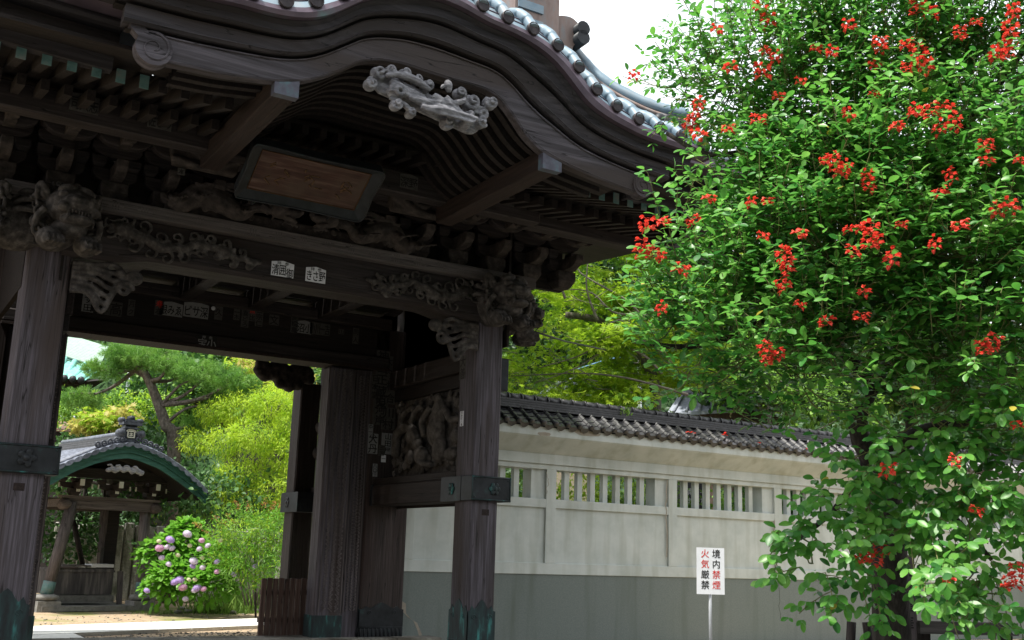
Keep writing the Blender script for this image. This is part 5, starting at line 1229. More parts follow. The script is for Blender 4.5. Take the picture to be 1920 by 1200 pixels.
for (px, py, t, r) in BL:
    c = Vector(W(px, py, t)); n = max(4, int((2500 if py < 820 else 1150) * r * r / tot))
    for i in range(n):
        d = Vector(rvec(1)[0]); 
        if d.dot((camv - c).normalized()) < -.35 and rr.random() < .6: d = -d
        rad = r * (.55 + .45 * rr.random()); p = c + Vector((d.x * rad, d.y * rad, d.z * rad * .85))
        low = py > 820
        g_ = Vector((d.x * .8 + rr.uniform(-.3, .3), d.y * .8 + rr.uniform(-.3, .3), (.55 if not low else -.15) + d.z * .6 + rr.uniform(-.35, .35))).normalized()
        L = rr.uniform(.26, .50) if py > 300 else rr.uniform(.25, .62); K = int(L / .062); pts = []; q = p.copy(); dd_ = g_.copy()
        for k in range(K + 1):
            pts.append(q.copy()); dd_ = (dd_ + Vector((0, 0, .05 if not low else -.09)) + Vector((rr.uniform(-.07, .07), rr.uniform(-.07, .07), 0))).normalized(); q = q + dd_ * (L / K)
        tw.tube([pts[j] for j in range(0, K + 1, 2)] if K > 2 else pts, .0045, 3, cap=False)
        if rr.random() < .35: tw.tube([c + (p - c) * .2, c + (p - c) * .6 + Vector((0, 0, -.03)), p], .007, 4, cap=False)
        side = dd_.cross(Vector((0, 0, 1)));
        if side.length < .1: side = Vector((1, 0, 0))
        side.normalize()
        for k in range(K + 1):
            a = k * 2.4 + rr.uniform(-.4, .4); ax = pts[min(k, K)]; td = (pts[min(k + 1, K)] - pts[max(k - 1, 0)]).normalized() if K else dd_
            o1 = (side * math.cos(a) + td.cross(side) * math.sin(a)); pet = (o1 * .8 + td * .5 + Vector((0, 0, .15))).normalized(); e = ax + pet * rr.uniform(.05, .09)
            if rr.random() < .5: tw.tube([ax, e], .0025, 3, cap=False)
            lat = pet.cross(Vector((0, 0, 1))); lat = lat.normalized() if lat.length > .05 else side
            s = rr.triangular(.055, .125, .095) * (1.12 if low else 1) * (.9 if py < 250 else 1)
            for q_, dv_ in enumerate((pet, (lat + pet * .25).normalized(), (-lat + pet * .25).normalized())):
                st = e if q_ == 0 else e - pet * .02
                LP.append(st); LD.append(dv_ + Vector((0, 0, -.18 - (.35 if low else 0)))); nn_ = Vector((rr.uniform(-.4, .4), rr.uniform(-.4, .4), .9)) + o1 * .3 + (camv - e).normalized() * .35
                LN.append(nn_ if not low else nn_ + (camv - e).normalized() * .7); LS.append(s if q_ == 0 else s * .85)
tw.build('twigs', B_twig, CT)['kind'] = 'stuff'
LP, LD, LN, LS = np.array(LP), np.array(LD), np.array(LN), np.array(LS)
# the 300 leaves nearest to the camera are parts of their own
pr3 = (LP - CAM) @ Rm.T; inside = (np.abs(pr3[:, 0] / pr3[:, 2]) < .47) & (np.abs(pr3[:, 1] / pr3[:, 2]) < .29)
key = np.where(inside, LS / pr3[:, 2], 0); near = np.argsort(-key)[:300]; rest = np.setdiff1d(np.arange(len(LP)), near)
scatter('foliage', T_leaf, LP[rest], LD[rest], LN[rest], LS[rest], LM_cor, CT, 'stuff', wloc(CT), [LM_cor, LM_corL, LM_corD, LM_corY], RNG.choice(4, len(rest), p=[.5, .32, .178, .002]))
lme = bpy.data.meshes.new('leaf'); lme.from_pydata(T_leaf[0].tolist(), [], [tuple(int(i) for i in f) for f in T_leaf[1]]); lme.materials.append(LM_cor)
fr_ = frames(LD[near], LN[near]); wl = wloc(CT)
for k, i in enumerate(near):
    M = Matrix.Identity(4)
    for a in range(3):
        for b in range(3): M[a][b] = fr_[k][b][a] * LS[i]
        M[a][3] = LP[i][a] - wl[a]
    inst(lme, 'leaf', CT, M)
print('coral leaves', len(LP))
# flower clusters
LM_red = mat('red_petal', [(.62, .035, .025), (.82, .075, .05), (.90, .17, .11)], ns=9, rough=.5, bump=0, trans=.3)
def petal(mb, p, d, up, s):
    d = d.normalized(); y = up.cross(d).normalized(); z = d.cross(y); rows = []
    for i in range(5):
        t = i / 4; w_ = s * .55 * math.sin(PI * (.12 + .74 * t)) ** .8 ; dr = -.28 * t * t * s
        rows.append([p + d * (t * s) + y * (u * w_) + z * (dr + abs(u) * w_ * .5) for u in (-1, 0, 1)])
    mb.grid(rows, True)
fl_me = []
for sd_ in range(5):
    r5 = random.Random(sd_); mb = MB(); n = 7 + sd_ * 3
    H = .10 + .05 * sd_
    for i in range(n):
        a = i * 2.4; z = H * (i / n) - H / 2; q = Vector((math.cos(a) * .05, math.sin(a) * .05, z)); up = Vector((0, 0, 1))
        d = Vector((math.cos(a), math.sin(a), r5.uniform(-.9, .0)))
        petal(mb, q, d, up, r5.uniform(.032, .05)); petal(mb, q, d + Vector((r5.uniform(-.6, .6), r5.uniform(-.6, .6), .8)), Vector((0.1, 0, 1)), .045)
        mb.tube([q, q + d.normalized() * .05 + Vector((0, 0, -.012))], [.010, .005], 5); mb.tube([(0, 0, z), q], .003, 3)
    fl_me.append(mb.mesh('flower_cluster', LM_red))
FLW = [(1425, 12, 1), (1440, 35, 2), (1345, 52, 0), (1590, 45, 2), (1370, 125, 1), (1432, 92, 1), (1190, 140, 0), (1310, 192, 2), (1722, 105, 4), (1700, 125, 2), (1735, 118, 3), (1800, 60, 3), (1895, 60, 4), (1885, 92, 4), (1870, 100, 2), (1790, 228, 3), (1762, 238, 2), (1850, 270, 2), (1548, 298, 2), (1565, 306, 4), (1585, 315, 3), (1628, 338, 4), (1782, 328, 3),
       (1762, 358, 1), (1895, 385, 2), (1872, 392, 0), (1300, 412, 1), (1213, 418, 2), (1243, 414, 1), (1205, 465, 3), (1222, 470, 2), (1240, 480, 0), (1240, 576, 2), (1277, 503, 1), (1470, 478, 3), (1475, 500, 2), (1468, 530, 2), (1632, 438, 4), (1645, 450, 3), (1610, 425, 1), (1752, 455, 2), (1590, 428, 0), (1672, 482, 2), (1432, 440, 0), (1436, 655, 3), (1458, 662, 2), (1437, 676, 1),
       (1615, 592, 1), (1842, 650, 3), (1862, 640, 3), (1665, 880, 2), (1790, 862, 2), (1831, 956, 0), (1908, 796, 1), (1905, 1078, 4), (1890, 1090, 3), (1652, 1030, 2), (1612, 1047, 0), (1780, 1085, 1), (1640, 1048, 1), (1300, 216, 1), (1292, 232, 2), (1310, 250, 0), (1650, 75, 1), (1700, 82, 0), (1530, 90, 0), (1592, 212, 1), (1642, 175, 0), (1502, 150, 1), (1422, 220, 1),
       (1440, 375, 0), (1409, 377, 0), (1650, 90, 0), (1745, 20, 2), (1720, 8, 3), (1830, 40, 1), (1560, 95, 2), (1455, 105, 2), (1460, 180, 0), (1365, 240, 0), (1430, 130, 2), (1640, 120, 1), (1680, 235, 1), (1715, 205, 2), (1745, 205, 2), (1780, 200, 1), (1915, 300, 1), (1850, 300, 0), (1900, 20, 3), (1330, 370, 0), (1500, 435, 0), (1620, 545, 0), (1500, 570, 0), (1550, 600, 0), (1600, 470, 0), (1800, 420, 1), (1690, 420, 0)]
wl = Vector(wloc(CT))
for k, (px, py, s) in enumerate(FLW):
    t = 99
    for b in BL:
        dpx = math.hypot(px - b[0], py - b[1]) / FPX * b[2]
        if dpx < b[3] * 1.15: t = min(t, b[2] - math.sqrt(max(0, (b[3] * 1.15) ** 2 - dpx ** 2)) * .95 - .12)
    if t > 50: t = 9.4
    p = Vector(W(px, py, t)) - wl
    sc9 = t / 9.3 * rr.uniform(.6, .9)
    inst(fl_me[s if s in (0, 4) and py > 280 else max(0, s - 1)], 'flower_cluster', CT, TR(p, (rr.uniform(-.4, .4), rr.uniform(-.4, .4), rr.uniform(0, 6)), sc9))
# fallen petals on the coping tiles
mb = MB()
for (px, py) in ((1297, 813), (1355, 818), (1420, 833), (1508, 843), (1536, 846), (1290, 812), (1360, 815)):
    c = Vector(onY(px, py, Yw - .45)); 
    for q in range(3): petal(mb, c + Vector((rr.uniform(-.06, .06), -.02, rr.uniform(0, .03))), Vector((rr.uniform(-1, 1), -.3, .2)), Vector((0, 0, 1)), .06)
tag(mb.build('fallen_petals', LM_red), 'red petals scattered on the dark coping tiles of the wall', 'petals', kind='stuff')

# ---------------- hill and woodland behind
def hz(x, y):
    y = y - max(0, 14 - x) * 1.5
    return -.5 + max(0, (y - 34) * 1.05 + 2.5 * math.sin(x * .09) + 1.5 * math.sin(x * .21 + y * .05)) if y < 62 else max(-.5, 29 + 2.5 * math.sin(x * .09) + 1.5 * math.sin(x * .21 + y * .05) + (y - 62) * .1)
xs_ = np.linspace(-60, 130, 70); ys_ = np.linspace(30, 150, 34)
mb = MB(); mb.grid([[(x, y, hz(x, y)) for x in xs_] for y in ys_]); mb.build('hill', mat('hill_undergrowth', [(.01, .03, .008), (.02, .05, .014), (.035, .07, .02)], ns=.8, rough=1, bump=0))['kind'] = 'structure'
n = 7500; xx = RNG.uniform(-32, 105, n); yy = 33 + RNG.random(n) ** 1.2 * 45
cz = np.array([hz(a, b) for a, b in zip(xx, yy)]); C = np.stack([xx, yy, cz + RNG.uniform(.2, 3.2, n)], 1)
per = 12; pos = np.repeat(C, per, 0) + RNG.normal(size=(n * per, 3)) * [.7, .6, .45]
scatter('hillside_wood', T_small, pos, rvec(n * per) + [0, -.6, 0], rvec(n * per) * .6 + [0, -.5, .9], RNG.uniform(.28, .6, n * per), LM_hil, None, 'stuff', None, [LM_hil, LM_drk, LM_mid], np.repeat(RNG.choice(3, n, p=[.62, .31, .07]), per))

def tree(name, px, base_y, t, trunk, blobs, n, per, spread, tpl, size, m, label, group=None, bark=None, cat='tree', r0=.2, gz=-.4, branches=True, mats=None, probs=None, **kw):
    b = P(px, base_y, t); o = empty(name, (b[0], b[1], gz), label=label, cat=cat, group=group)
    bl = [(np.array(P(x, y, tt)), (rx, rx, rz)) for x, y, tt, rx, rz in blobs]
    mb = MB(); tp = [(b[0], b[1], gz)] + [W(*q) for q in trunk]
    if len(tp) < 2: tp.append(tv(bl[0][0]))
    limb(mb, tp, r0, r0 * .5, 10, 18); mb.build('trunk', bark or B_bark, o)
    if branches:
        mb = MB(); rr = random.Random(int(px + base_y))
        for c, r in bl:
            k = min(range(len(tp)), key=lambda j: (Vector(tp[j]) - Vector(c)).length); a = Vector(tp[k]) if k else Vector(tp[-1]); e = Vector(c); mid = (a + e) / 2 + Vector((rr.uniform(-.2, .2), rr.uniform(-.2, .2), -.15))
            limb(mb, [tuple(a), tuple(mid), tuple(e)], r0 * .38, r0 * .1, 6, 8)
            for q in range(3):
                f = e + Vector((rr.uniform(-1, 1) * r[0] * .8, rr.uniform(-1, 1) * r[0] * .8, rr.uniform(-.5, .9) * r[2])); limb(mb, [tuple(mid.lerp(e, .5)), tuple(e.lerp(f, .5) + Vector((0, 0, .1))), tuple(f)], r0 * .14, r0 * .04, 5, 6)
        mb.build('branches', bark or B_bark, o)
    foliage(o, bl, n, per, spread, tpl, size, m, mats=mats, probs=probs, **kw)
    return o
# maple beyond the wall, in flat layered sprays
rr = random.Random(77); mbl = []
for i in range(64):
    px = rr.uniform(900, 1340); py = 415 + (i / 64) * 355 + rr.uniform(-20, 20); mbl.append((px, py, rr.uniform(26, 29), rr.uniform(.7, 1.1), rr.uniform(.12, .22)))
mp = tree('maple_tree', 1235, 900, 27, [(1230, 760, 27), (1215, 690, 27), (1180, 640, 27), (1120, 600, 27), (1060, 590, 27)], mbl, 1100, 22, .2, T_star, (.10, .17), LM_map, 'light green maple with layered sprays of leaves beyond the wall, under the gate eave', bark=B_grey, r0=.16, flat=.4, up=1.3, branches=False, mats=[LM_map, LM_mid, LM_bam], probs=[.7, .14, .16])
mb = MB(); 
for l in ([(1240, 700, 26.2), (1205, 665, 26), (1150, 650, 26), (1080, 690, 26), (1000, 720, 26)], [(1205, 590, 26), (1150, 585, 26), (1100, 545, 26), (1010, 548, 26)], [(1210, 600, 26), (1170, 560, 26), (1080, 500, 26.2), (1160, 455, 26.2)], [(1290, 740, 26), (1180, 710, 26), (1090, 700, 26), (960, 705, 26)], [(1240, 660, 26), (1160, 600, 26), (1100, 660, 26), (1010, 690, 26)], [(1120, 600, 26), (1100, 540, 26), (1105, 470, 26)], [(1060, 560, 26), (1050, 530, 26), (1046, 500, 26)], [(1240, 600, 25.8), (1190, 590, 25.8), (1170, 620, 25.8), (1120, 640, 25.8)]): limb(mb, [W(*q) for q in l], .04, .01, 6, 16)
for q in range(60):
    a = Vector(W(rr.uniform(960, 1300), rr.uniform(450, 740), rr.uniform(25.6, 26.6))); limb(mb, [tuple(a), tuple(a + Vector((rr.uniform(-.5, .5), 0, rr.uniform(-.1, .25)))), tuple(a + Vector((rr.uniform(-1, 1), 0, rr.uniform(-.2, .4))))], .012, .005, 4, 5)
mb.build('bare_branches', mat('pale_branch', [(.12, .11, .09), (.2, .18, .15)], rough=.9, bump=0), mp)
# evergreens beyond the wall
def TY(px, Y): return float(np.dot(Rm[2], onY(px, 900, Y) - CAM))
for k, (px, Y, bl, lab) in enumerate((
    (1060, 20, [(1040, 560, 2.6, 2.4), (1100, 700, 3, 2), (980, 640, 2.4, 2.4), (1150, 480, 2.6, 2.2), (1220, 400, 2.2, 1.8)], 'dark evergreen tree standing behind the layered maple'),
    (1400, 9.5, [(1380, 690, 1.5, .9), (1460, 650, 1.9, 1.5), (1330, 600, 1.8, 1.4), (1520, 700, 1.5, 1.0), (1400, 480, 2.2, 1.8), (1320, 380, 1.8, 1.3)], 'dark evergreen tree behind the wall, directly left of the flowering tree trunk'),
    (1700, 10, [(1650, 600, 2.6, 2.2), (1760, 700, 2.4, 1.6), (1600, 740, 1.5, 1.0), (1750, 480, 2.8, 2.2), (1600, 420, 2.6, 2.0), (1500, 330, 2.2, 1.5), (1700, 300, 2.8, 1.6)], 'dark evergreen tree behind the wall, behind the flowering tree'),
    (1950, 9, [(1900, 650, 3.0, 2.6), (1960, 480, 3.0, 2.6), (1860, 800, 2.0, 1.4), (1900, 330, 2.8, 2.0), (1980, 250, 2.8, 2.2)], 'tall evergreen tree behind the wall at the right edge'))):
    t = TY(px, Y)
    tree('evergreen_tree', px, 960, t, [(px + 6, 800, t), (px - 10, 700, t)], [(x, y, t + (i % 3) * .8, rx, rz_) for i, (x, y, rx, rz_) in enumerate(bl)], 560, 26, .34, T_leaf, (.18, .34), LM_drk, lab, 'evergreens beyond the wall', r0=.22, mats=[LM_drk, LM_mid, LM_hil], probs=[.6, .2, .2])
t = TY(1455, 6.5)
tree('slender_tree', 1455, 900, t, [(1445, 830, t), (1440, 700, t)], [(1400, 690, t, 1.0, .6), (1300, 670, t - 1.4, 1.0, .6), (1520, 740, t + 1, .9, .6), (1600, 770, t + 2, .8, .4)], 200, 18, .2, T_leaf, (.10, .18), LM_mid, 'slender leafy tree just behind the wall coping, left of the large trunk', bark=B_grey, r0=.09)
# shrubs and stones glimpsed through the barred openings
for k, (px, t, m, tp, lab) in enumerate(((965, 24, LM_mid, T_small, 'green shrub seen through the first barred opening beside the gate'), (1060, 25, LM_map, T_small, 'sunlit pale shrub seen through the left end of the second opening'), (1140, 26, LM_bam, T_slim, 'drooping lime-green shrub in the middle of the second opening'), (1215, 25, LM_mid, T_small, 'leafy shrub at the right end of the second opening'),
                                         (1370, 25, LM_mid, T_leaf, 'low green shrub right of the dark inscribed stones'), (1430, 26, LM_drk, T_leaf, 'dark shrub at the right end of the third opening'), (1530, 26, LM_drk, T_small, 'dark shrub seen through the fourth opening'), (1620, 27, LM_mid, T_leaf, 'leafy shrub behind the wall near the large trunk'), (1800, 28, LM_drk, T_leaf, 'dark shrub behind the wall under the right branches'))):
    c = onY(px, 925, 6.6 + .4 * (k % 3)); r = 1.5 if k else .9
    o = empty('garden_shrub', (c[0], c[1], -.4), label=lab, cat='shrub', group='shrubs behind the wall'); top_ = c[2] + (.55 if k not in (4,) else -.05)
    foliage(o, [(np.array([c[0], c[1], top_ - .8]), (r, .7, .95)), (np.array([c[0] + .3, c[1] + .3, top_ - 1.8]), (r * 1.2, .8, 1.3))], 170, 22, .17, tp, (.09, .17), m, droop=.6 if k == 2 else 0)
    mb = MB(); [limb(mb, [(c[0] + .1 * q, c[1], -.4), (c[0] + .2 * q, c[1], top_ - .8)], .035, .015, 6, 5) for q in (-2, 0, 2)]; mb.build('stems', B_bark, o)
M_stl = mat('dark_polished_stone', [(.012, .012, .014), (.025, .025, .03), (.04, .04, .045)], ns=9, rough=.45, bump=.1)
M_car2 = mat('carved_white', [(.35, .35, .35), (.45, .45, .45)], bump=0, rough=.9)
for k, (a, b, tx, lab, mm) in enumerate(((1264, 1281, '', 'rough mottled grey stone slab seen at the left of the third opening', mat('mottled_stone', [(.03, .03, .03), (.12, .12, .115), (.3, .3, .28)], ns=26, rough=.9, bump=.3)), (1286, 1303, '南無日蓮', 'dark upright stone with small white inscription, left of its neighbour', M_stl), (1309, 1327, '七百遠忌', 'dark upright stone with larger white inscription behind the third opening', M_stl))):
    p0, p1 = onY(a, 920, 6.8), onY(b, 920, 6.8); o = empty('inscribed_stone', ((p0[0] + p1[0]) / 2, 6.95, -.4), label=lab, cat='stone')
    MB().bb(p0[0], p1[0], 6.8, 7.1, -.4, 3.7 + .1 * k).build('slab', mm, o, bevel=.02)
    if tx: lettering([(t, 0, 2.95 - i * .26 + .5, .2) for i, t in enumerate(tx)] , M_car2, o, Matrix.Translation((0, -.155, .25)), .02)

# unseen woodland added behind the viewer to close sky off from the gate
n = 2600; C = np.stack([RNG.uniform(-55, 50, n), RNG.uniform(-46, -31, n), RNG.random(n) ** .8 * 17], 1); C[:, 1] -= C[:, 2] * .2
pos = np.repeat(C, 9, 0) + RNG.normal(size=(n * 9, 3)) * .8
scatter('sky_screen_wood', T_small, pos, rvec(n * 9), rvec(n * 9) + [0, .4, .8], RNG.uniform(.9, 1.6, n * 9), LM_hil, None, 'stuff')
# ---------------- left garden: pine
PN = tree('pine_tree', 330, 1000, 36, [(326, 838, 36), (312, 800, 36), (298, 760, 36), (280, 715, 36), (262, 688, 36)],
     [(255, 672, 36, 1.0, .2), (300, 668, 36.4, .7, .18), (195, 694, 35.6, .6, .16), (230, 664, 36, .6, .18), (315, 682, 35.6, .45, .16), (390, 702, 35.5, 1.1, .22), (440, 716, 35, .7, .2), (350, 694, 36.5, .7, .2), (425, 735, 36, .7, .16), (150, 748, 36, .6, .2), (375, 790, 36, .5, .2)],
     800, 5, .10, T_tuft, (.13, .21), LM_pin, 'leaning pine with flat cloud-like pads of needles above the pavilion', bark=B_pine, r0=.25, up=1.0, shell=.6)
mb = MB(); [limb(mb, [W(*q) for q in l], .075, .025, 7, 12) for l in ([(300, 765, 36), (320, 740, 35.8), (345, 718, 35.6), (390, 705, 35.5)], [(310, 795, 36), (345, 768, 35.8), (375, 760, 35.8)], [(270, 705, 36), (240, 692, 36), (190, 695, 35.7)])]; mb.build('low_branches', B_pine, PN)
for f_ in PN.children:
    if f_.name.startswith('foliage'):
        pass
# lime green feathery bush
LB = tree('lime_maple', 520, 1060, 34, [(500, 960, 34), (480, 880, 34)],
     [(x, y, t * 1.26, a * 1.26, b * 1.26) for x, y, t, a, b in ((540, 735, 28, .6, .3), (510, 760, 27, .6, .35), (450, 765, 27.5, .6, .3), (400, 775, 28, .45, .25), (480, 820, 26.5, .7, .4), (420, 830, 27, .5, .35), (370, 830, 28, .35, .3), (540, 850, 26.5, .6, .5), (460, 890, 26.4, .6, .35), (420, 890, 27, .3, .25), (520, 920, 26.2, .6, .4), (560, 800, 27, .6, .5), (430, 925, 25.8, .28, .18), (500, 960, 26.5, .5, .3))],
     1700, 16, .10, T_slim, (.09, .16), LM_bam, 'bright lime-green feathery bush to the right of the pavilion', bark=B_grey, r0=.10, droop=.35, up=.8, mats=[LM_bam, LM_map, LM_mid], probs=[.7, .24, .06])
tree('evergreen_tree', 440, 1000, 44, [(440, 800, 44)], [(400, 690, 44, 2.2, 1.2), (470, 700, 45, 2, 1.2), (540, 720, 44, 1.8, 1.2), (360, 750, 42, 1.4, 1.4), (330, 700, 46, 2, 1), (270, 770, 44, 1.2, .9)], 500, 24, .3, T_leaf, (.18, .32), LM_drk, 'dark glossy evergreen behind the pine and lime bush', mats=[LM_drk, LM_mid], probs=[.65, .35], r0=.3)
o = tree('chestnut_tree', 500, 1000, 40, [(500, 800, 40)], [(500, 700, 40, 1.0, .6), (460, 690, 40, .8, .5), (540, 715, 40, .9, .6)], 170, 12, .14, T_slim, (.2, .34), LM_yel, 'tree with pale yellow flower tassels at the top of the gate opening', r0=.14, mats=[LM_yel, LM_map], probs=[.5, .5])
tree('round_shrub', 200, 1000, 38, [(200, 850, 38)], [(160, 770, 38, 1.3, .5), (220, 765, 38, 1.1, .5), (290, 770, 38, .8, .5)], 300, 20, .12, T_small, (.1, .18), LM_mid, 'rounded mid-green shrub between the pine trunk and the gate pillar', cat='shrub', mats=[LM_mid, LM_map], probs=[.6, .4])
tree('young_maple', 200, 1000, 34, [(200, 850, 34)], [(200, 792, 34, .8, .16), (170, 800, 34, .5, .14), (230, 785, 34, .4, .2)], 90, 18, .12, T_star, (.12, .2), LM_map, 'small yellow-green maple just above the pavilion roof', r0=.06, mats=[LM_map, LM_yel], probs=[.6, .4])
tree('dark_hedge', 160, 1000, 36, [(160, 900, 36)], [(120, 1000, 33.5, 1.0, .8), (200, 990, 36, 1.3, .9), (300, 930, 34.5, 1.2, .6), (420, 930, 33, 1.6, .6), (160, 870, 40, 2, 1.2), (290, 860, 37, 1.6, 1.0)], 360, 22, .22, T_leaf, (.12, .22), LM_drk, 'dark mixed hedge behind the pavilion', cat='hedge', r0=.1)
# ---------------- hydrangea
K_ = 1.165
hb = P(350, 1140, 29.6)
HY = empty('hydrangea_bush', (hb[0], hb[1], GZ), label='hydrangea bush with pink and lilac mophead flowers beside the pavilion', cat='shrub')
hbl = [(300, 1050, 26, .55, .5), (345, 1030, 26, .6, .5), (390, 1060, 25.8, .6, .5), (330, 1090, 25.4, .6, .5), (390, 1100, 25.2, .6, .42), (300, 1110, 25.4, .4, .35), (430, 1080, 25.6, .4, .45), (350, 1000, 26.2, .4, .3)]
HP, HD, HN, HS = [], [], [], []
for (px, py, t, rx, rz_) in hbl:
    t *= K_; rx *= K_ * 1.02; rz_ *= K_ * 1.02; c = P(px, py, t); n = int(680 * rx); d = rvec(n); d[:, 1] = -np.abs(d[:, 1]) * np.where(RNG.random(n) < .75, 1, -1); d[:, 2] = np.where(RNG.random(n) < .75, np.abs(d[:, 2]), d[:, 2])
    HP.append(c + d * [rx, rx * .8, rz_] * (.75 + .3 * RNG.random((n, 1)))); HD.append(d * .9 + rvec(n) * .6 + [0, 0, -.25]); HN.append(d * .5 + rvec(n) * .25 + [0, -.25, .9]); HS.append(RNG.uniform(.13, .22, n))
HP, HD, HN, HS = map(np.concatenate, (HP, HD, HN, HS)); key = (HP - CAM) @ Rm[2]; near = np.argsort(key - HP[:, 2] * .5)[:260]; rest = np.setdiff1d(np.arange(len(HP)), near)
scatter('foliage', T_hyd, HP[rest], HD[rest], HN[rest], HS[rest], LM_hyd, HY, 'stuff', wloc(HY))
lme = bpy.data.meshes.new('leaf'); lme.from_pydata(T_hyd[0].tolist(), [], [tuple(int(i) for i in f) for f in T_hyd[1]]); lme.materials.append(LM_hyd); fr_ = frames(HD[near], HN[near]); wl = wloc(HY)
for k, i in enumerate(near):
    M = Matrix.Identity(4)
    for a in range(3):
        for b in range(3): M[a][b] = fr_[k][b][a] * HS[i]
        M[a][3] = HP[i][a] - wl[a]
    inst(lme, 'leaf', HY, M)
heads = []
for nm, c3 in (('pink', (.72, .42, .64)), ('lilac', (.52, .38, .74)), ('pale', (.72, .64, .80)), ('cream', (.66, .66, .45))):
    mb = MB(); r5 = random.Random(len(nm))
    for i in range(70):
        z = 1 - 1.5 * (i + .5) / 70; a = i * 2.4; q = math.sqrt(max(0, 1 - z * z)); d = Vector((q * math.cos(a), q * math.sin(a), z * .8)); s = .16
        t1 = d.orthogonal().normalized(); t2 = d.cross(t1); r_ = r5.uniform(0, 1.5)
        for k in range(4):
            u = t1 * math.cos(r_ + k * PI / 2) + t2 * math.sin(r_ + k * PI / 2); v_ = d.cross(u); mb.add([d, d + u * s * .6 + v_ * s * .4, d + u * s * 1.1 + d * .04, d + u * s * .6 - v_ * s * .4], [(0, 1, 2, 3)])
    mb.ell((0, 0, 0), (.9, .9, .7), nu=10, nv=6)
    heads.append(mb.mesh('flower_head', mat('hydrangea_' + nm, [tuple(v * .7 for v in c3), c3], ns=6, bump=0, rough=.7, trans=.2)))
for k, (zx, zy) in enumerate(((617, 817), (660, 812), (727, 790), (620, 845), (650, 840), (668, 845), (628, 882), (655, 907), (690, 872), (783, 815), (775, 848), (807, 835), (857, 815), (752, 895), (748, 915), (785, 882), (787, 920), (843, 897), (843, 935), (699, 968), (733, 967), (757, 967), (710, 997), (765, 1000), (790, 1003), (720, 1042), (570, 1010), (907, 947), (737, 835), (990, 915), (680, 975), (755, 1008))):
    c = {0: 3, 1: 1, 2: 2, 3: 0, 4: 2, 5: 2, 6: 2, 8: 3, 11: 2, 12: 3, 15: 3, 20: 3, 21: 3, 19: 1, 30: 1, 22: 0, 27: 1, 29: 1, 28: 3}.get(k, (0, 2, 1)[k % 3]); big = k in (1, 2, 13, 19, 22, 23, 30, 3)
    p = Vector(P(zx * .483, 620 + zy * .483, 24.5 * K_)) - Vector(wl); r_ = (.12 if big else .085) * (.8 if c == 3 else 1)
    inst(heads[c], 'flower_head', HY, TR(p, (.5, 0, k), r_))
# nandina-like shrub with orange tips
ns_ = tree('nandina_shrub', 480, 1150, 25 * K_, [(478, 1060, 25 * K_), (470, 1010, 25 * K_)], [(x, y, t * K_, a * K_, b * K_) for x, y, t, a, b in ((450, 990, 25, .6, .45), (500, 1010, 24.8, .6, .5), (420, 1030, 24.8, .4, .35), (520, 1060, 24.6, .45, .5), (460, 1060, 24.7, .5, .4), (540, 990, 25, .4, .5))], 420, 22, .13, T_slim, (.08, .15), LM_mid, 'airy shrub with orange-red shoot tips beside the hydrangea', cat='shrub', r0=.03, mats=[LM_mid, LM_hyd, LM_map], probs=[.5, .3, .2])
tip = []; mb = MB(); rr = random.Random(4)
for (px, py, qx, qy) in ((400, 1010, 372, 985), (420, 1000, 402, 968), (450, 960, 440, 940), (470, 960, 462, 945), (380, 995, 362, 980), (490, 955, 500, 935), (520, 960, 528, 940), (430, 990, 412, 975), (445, 985, 425, 965), (505, 960, 515, 945)):
    a, b = Vector(W(px, py, 24.7 * K_)), Vector(W(qx, qy, 24.5 * K_)); mb.tube([a, b], [.01, .004], 4)
    for q in range(26): tip.append(a.lerp(b, rr.uniform(.2, 1.1)) + Vector((rr.uniform(-.05, .05), rr.uniform(-.05, .05), rr.uniform(-.05, .05))))
mb.build('shoots', B_twig, ns_)['kind'] = 'stuff'; tip = np.array(tip); scatter('orange_tips', T_slim, tip, rvec(len(tip)) + [0, 0, .4], rvec(len(tip)), RNG.uniform(.05, .1, len(tip)), LM_org, ns_, 'stuff', wloc(ns_))
mb = MB(); [limb(mb, [W(478 + q * 6, 1135, 25 * K_), W(470 + q * 9, 1060, 25 * K_), W(465 + q * 16, 1000, 25 * K_)], .025, .01, 5, 8) for q in range(-3, 4)]; mb.build('stems', B_grey, ns_)
# grasses
def grass(name, pts, hgt, label, n_, spread, kind='stuff', cat='grass'):
    base = np.array(pts)[RNG.integers(0, len(pts), n_)] + RNG.normal(size=(n_, 3)) * [spread, spread, 0]; d = rvec(n_) * .45 + [0, 0, 1.0]
    tpl = (np.array([(0, -.02, 0), (0, .02, 0), (.4, -.018, .0), (.4, .018, 0), (.75, -.012, -.06), (.75, .012, -.06), (1, 0, -.2), (1, .001, -.2)]), np.array([(0, 2, 3, 1), (2, 4, 5, 3), (4, 6, 7, 5)]))
    o = scatter(name, tpl, base, d, rvec(n_), RNG.uniform(.5, 1.1, n_) * hgt, M_grs, None, kind); tag(o, label, cat); return o
gp = [onZ(x, y, GZ) for x, y in ((395, 1150), (410, 1148), (430, 1146), (450, 1145), (470, 1144), (485, 1143), (440, 1150))]
grass('tall_grass', gp, .75, 'tall bright grass in front of the orange-tipped shrub', 1100, .35)
gp = [onZ(x, 1152 - .012 * x + RNG.uniform(-3, 5), GZ) for x in np.linspace(265, 485, 24)]
grass('ground_cover', gp, .10, 'low weeds creeping along the edge of the sandy ground', 5200, .3)
gp = [onZ(x, 1172 - (x - 55) * .02 + RNG.uniform(-2, 1), GZ) for x in np.linspace(70, 300, 14)]
grass('sparse_moss', gp, .03, 'sparse moss tufts along the path edge', 1800, .3)
mb = MB(); rr = random.Random(3)
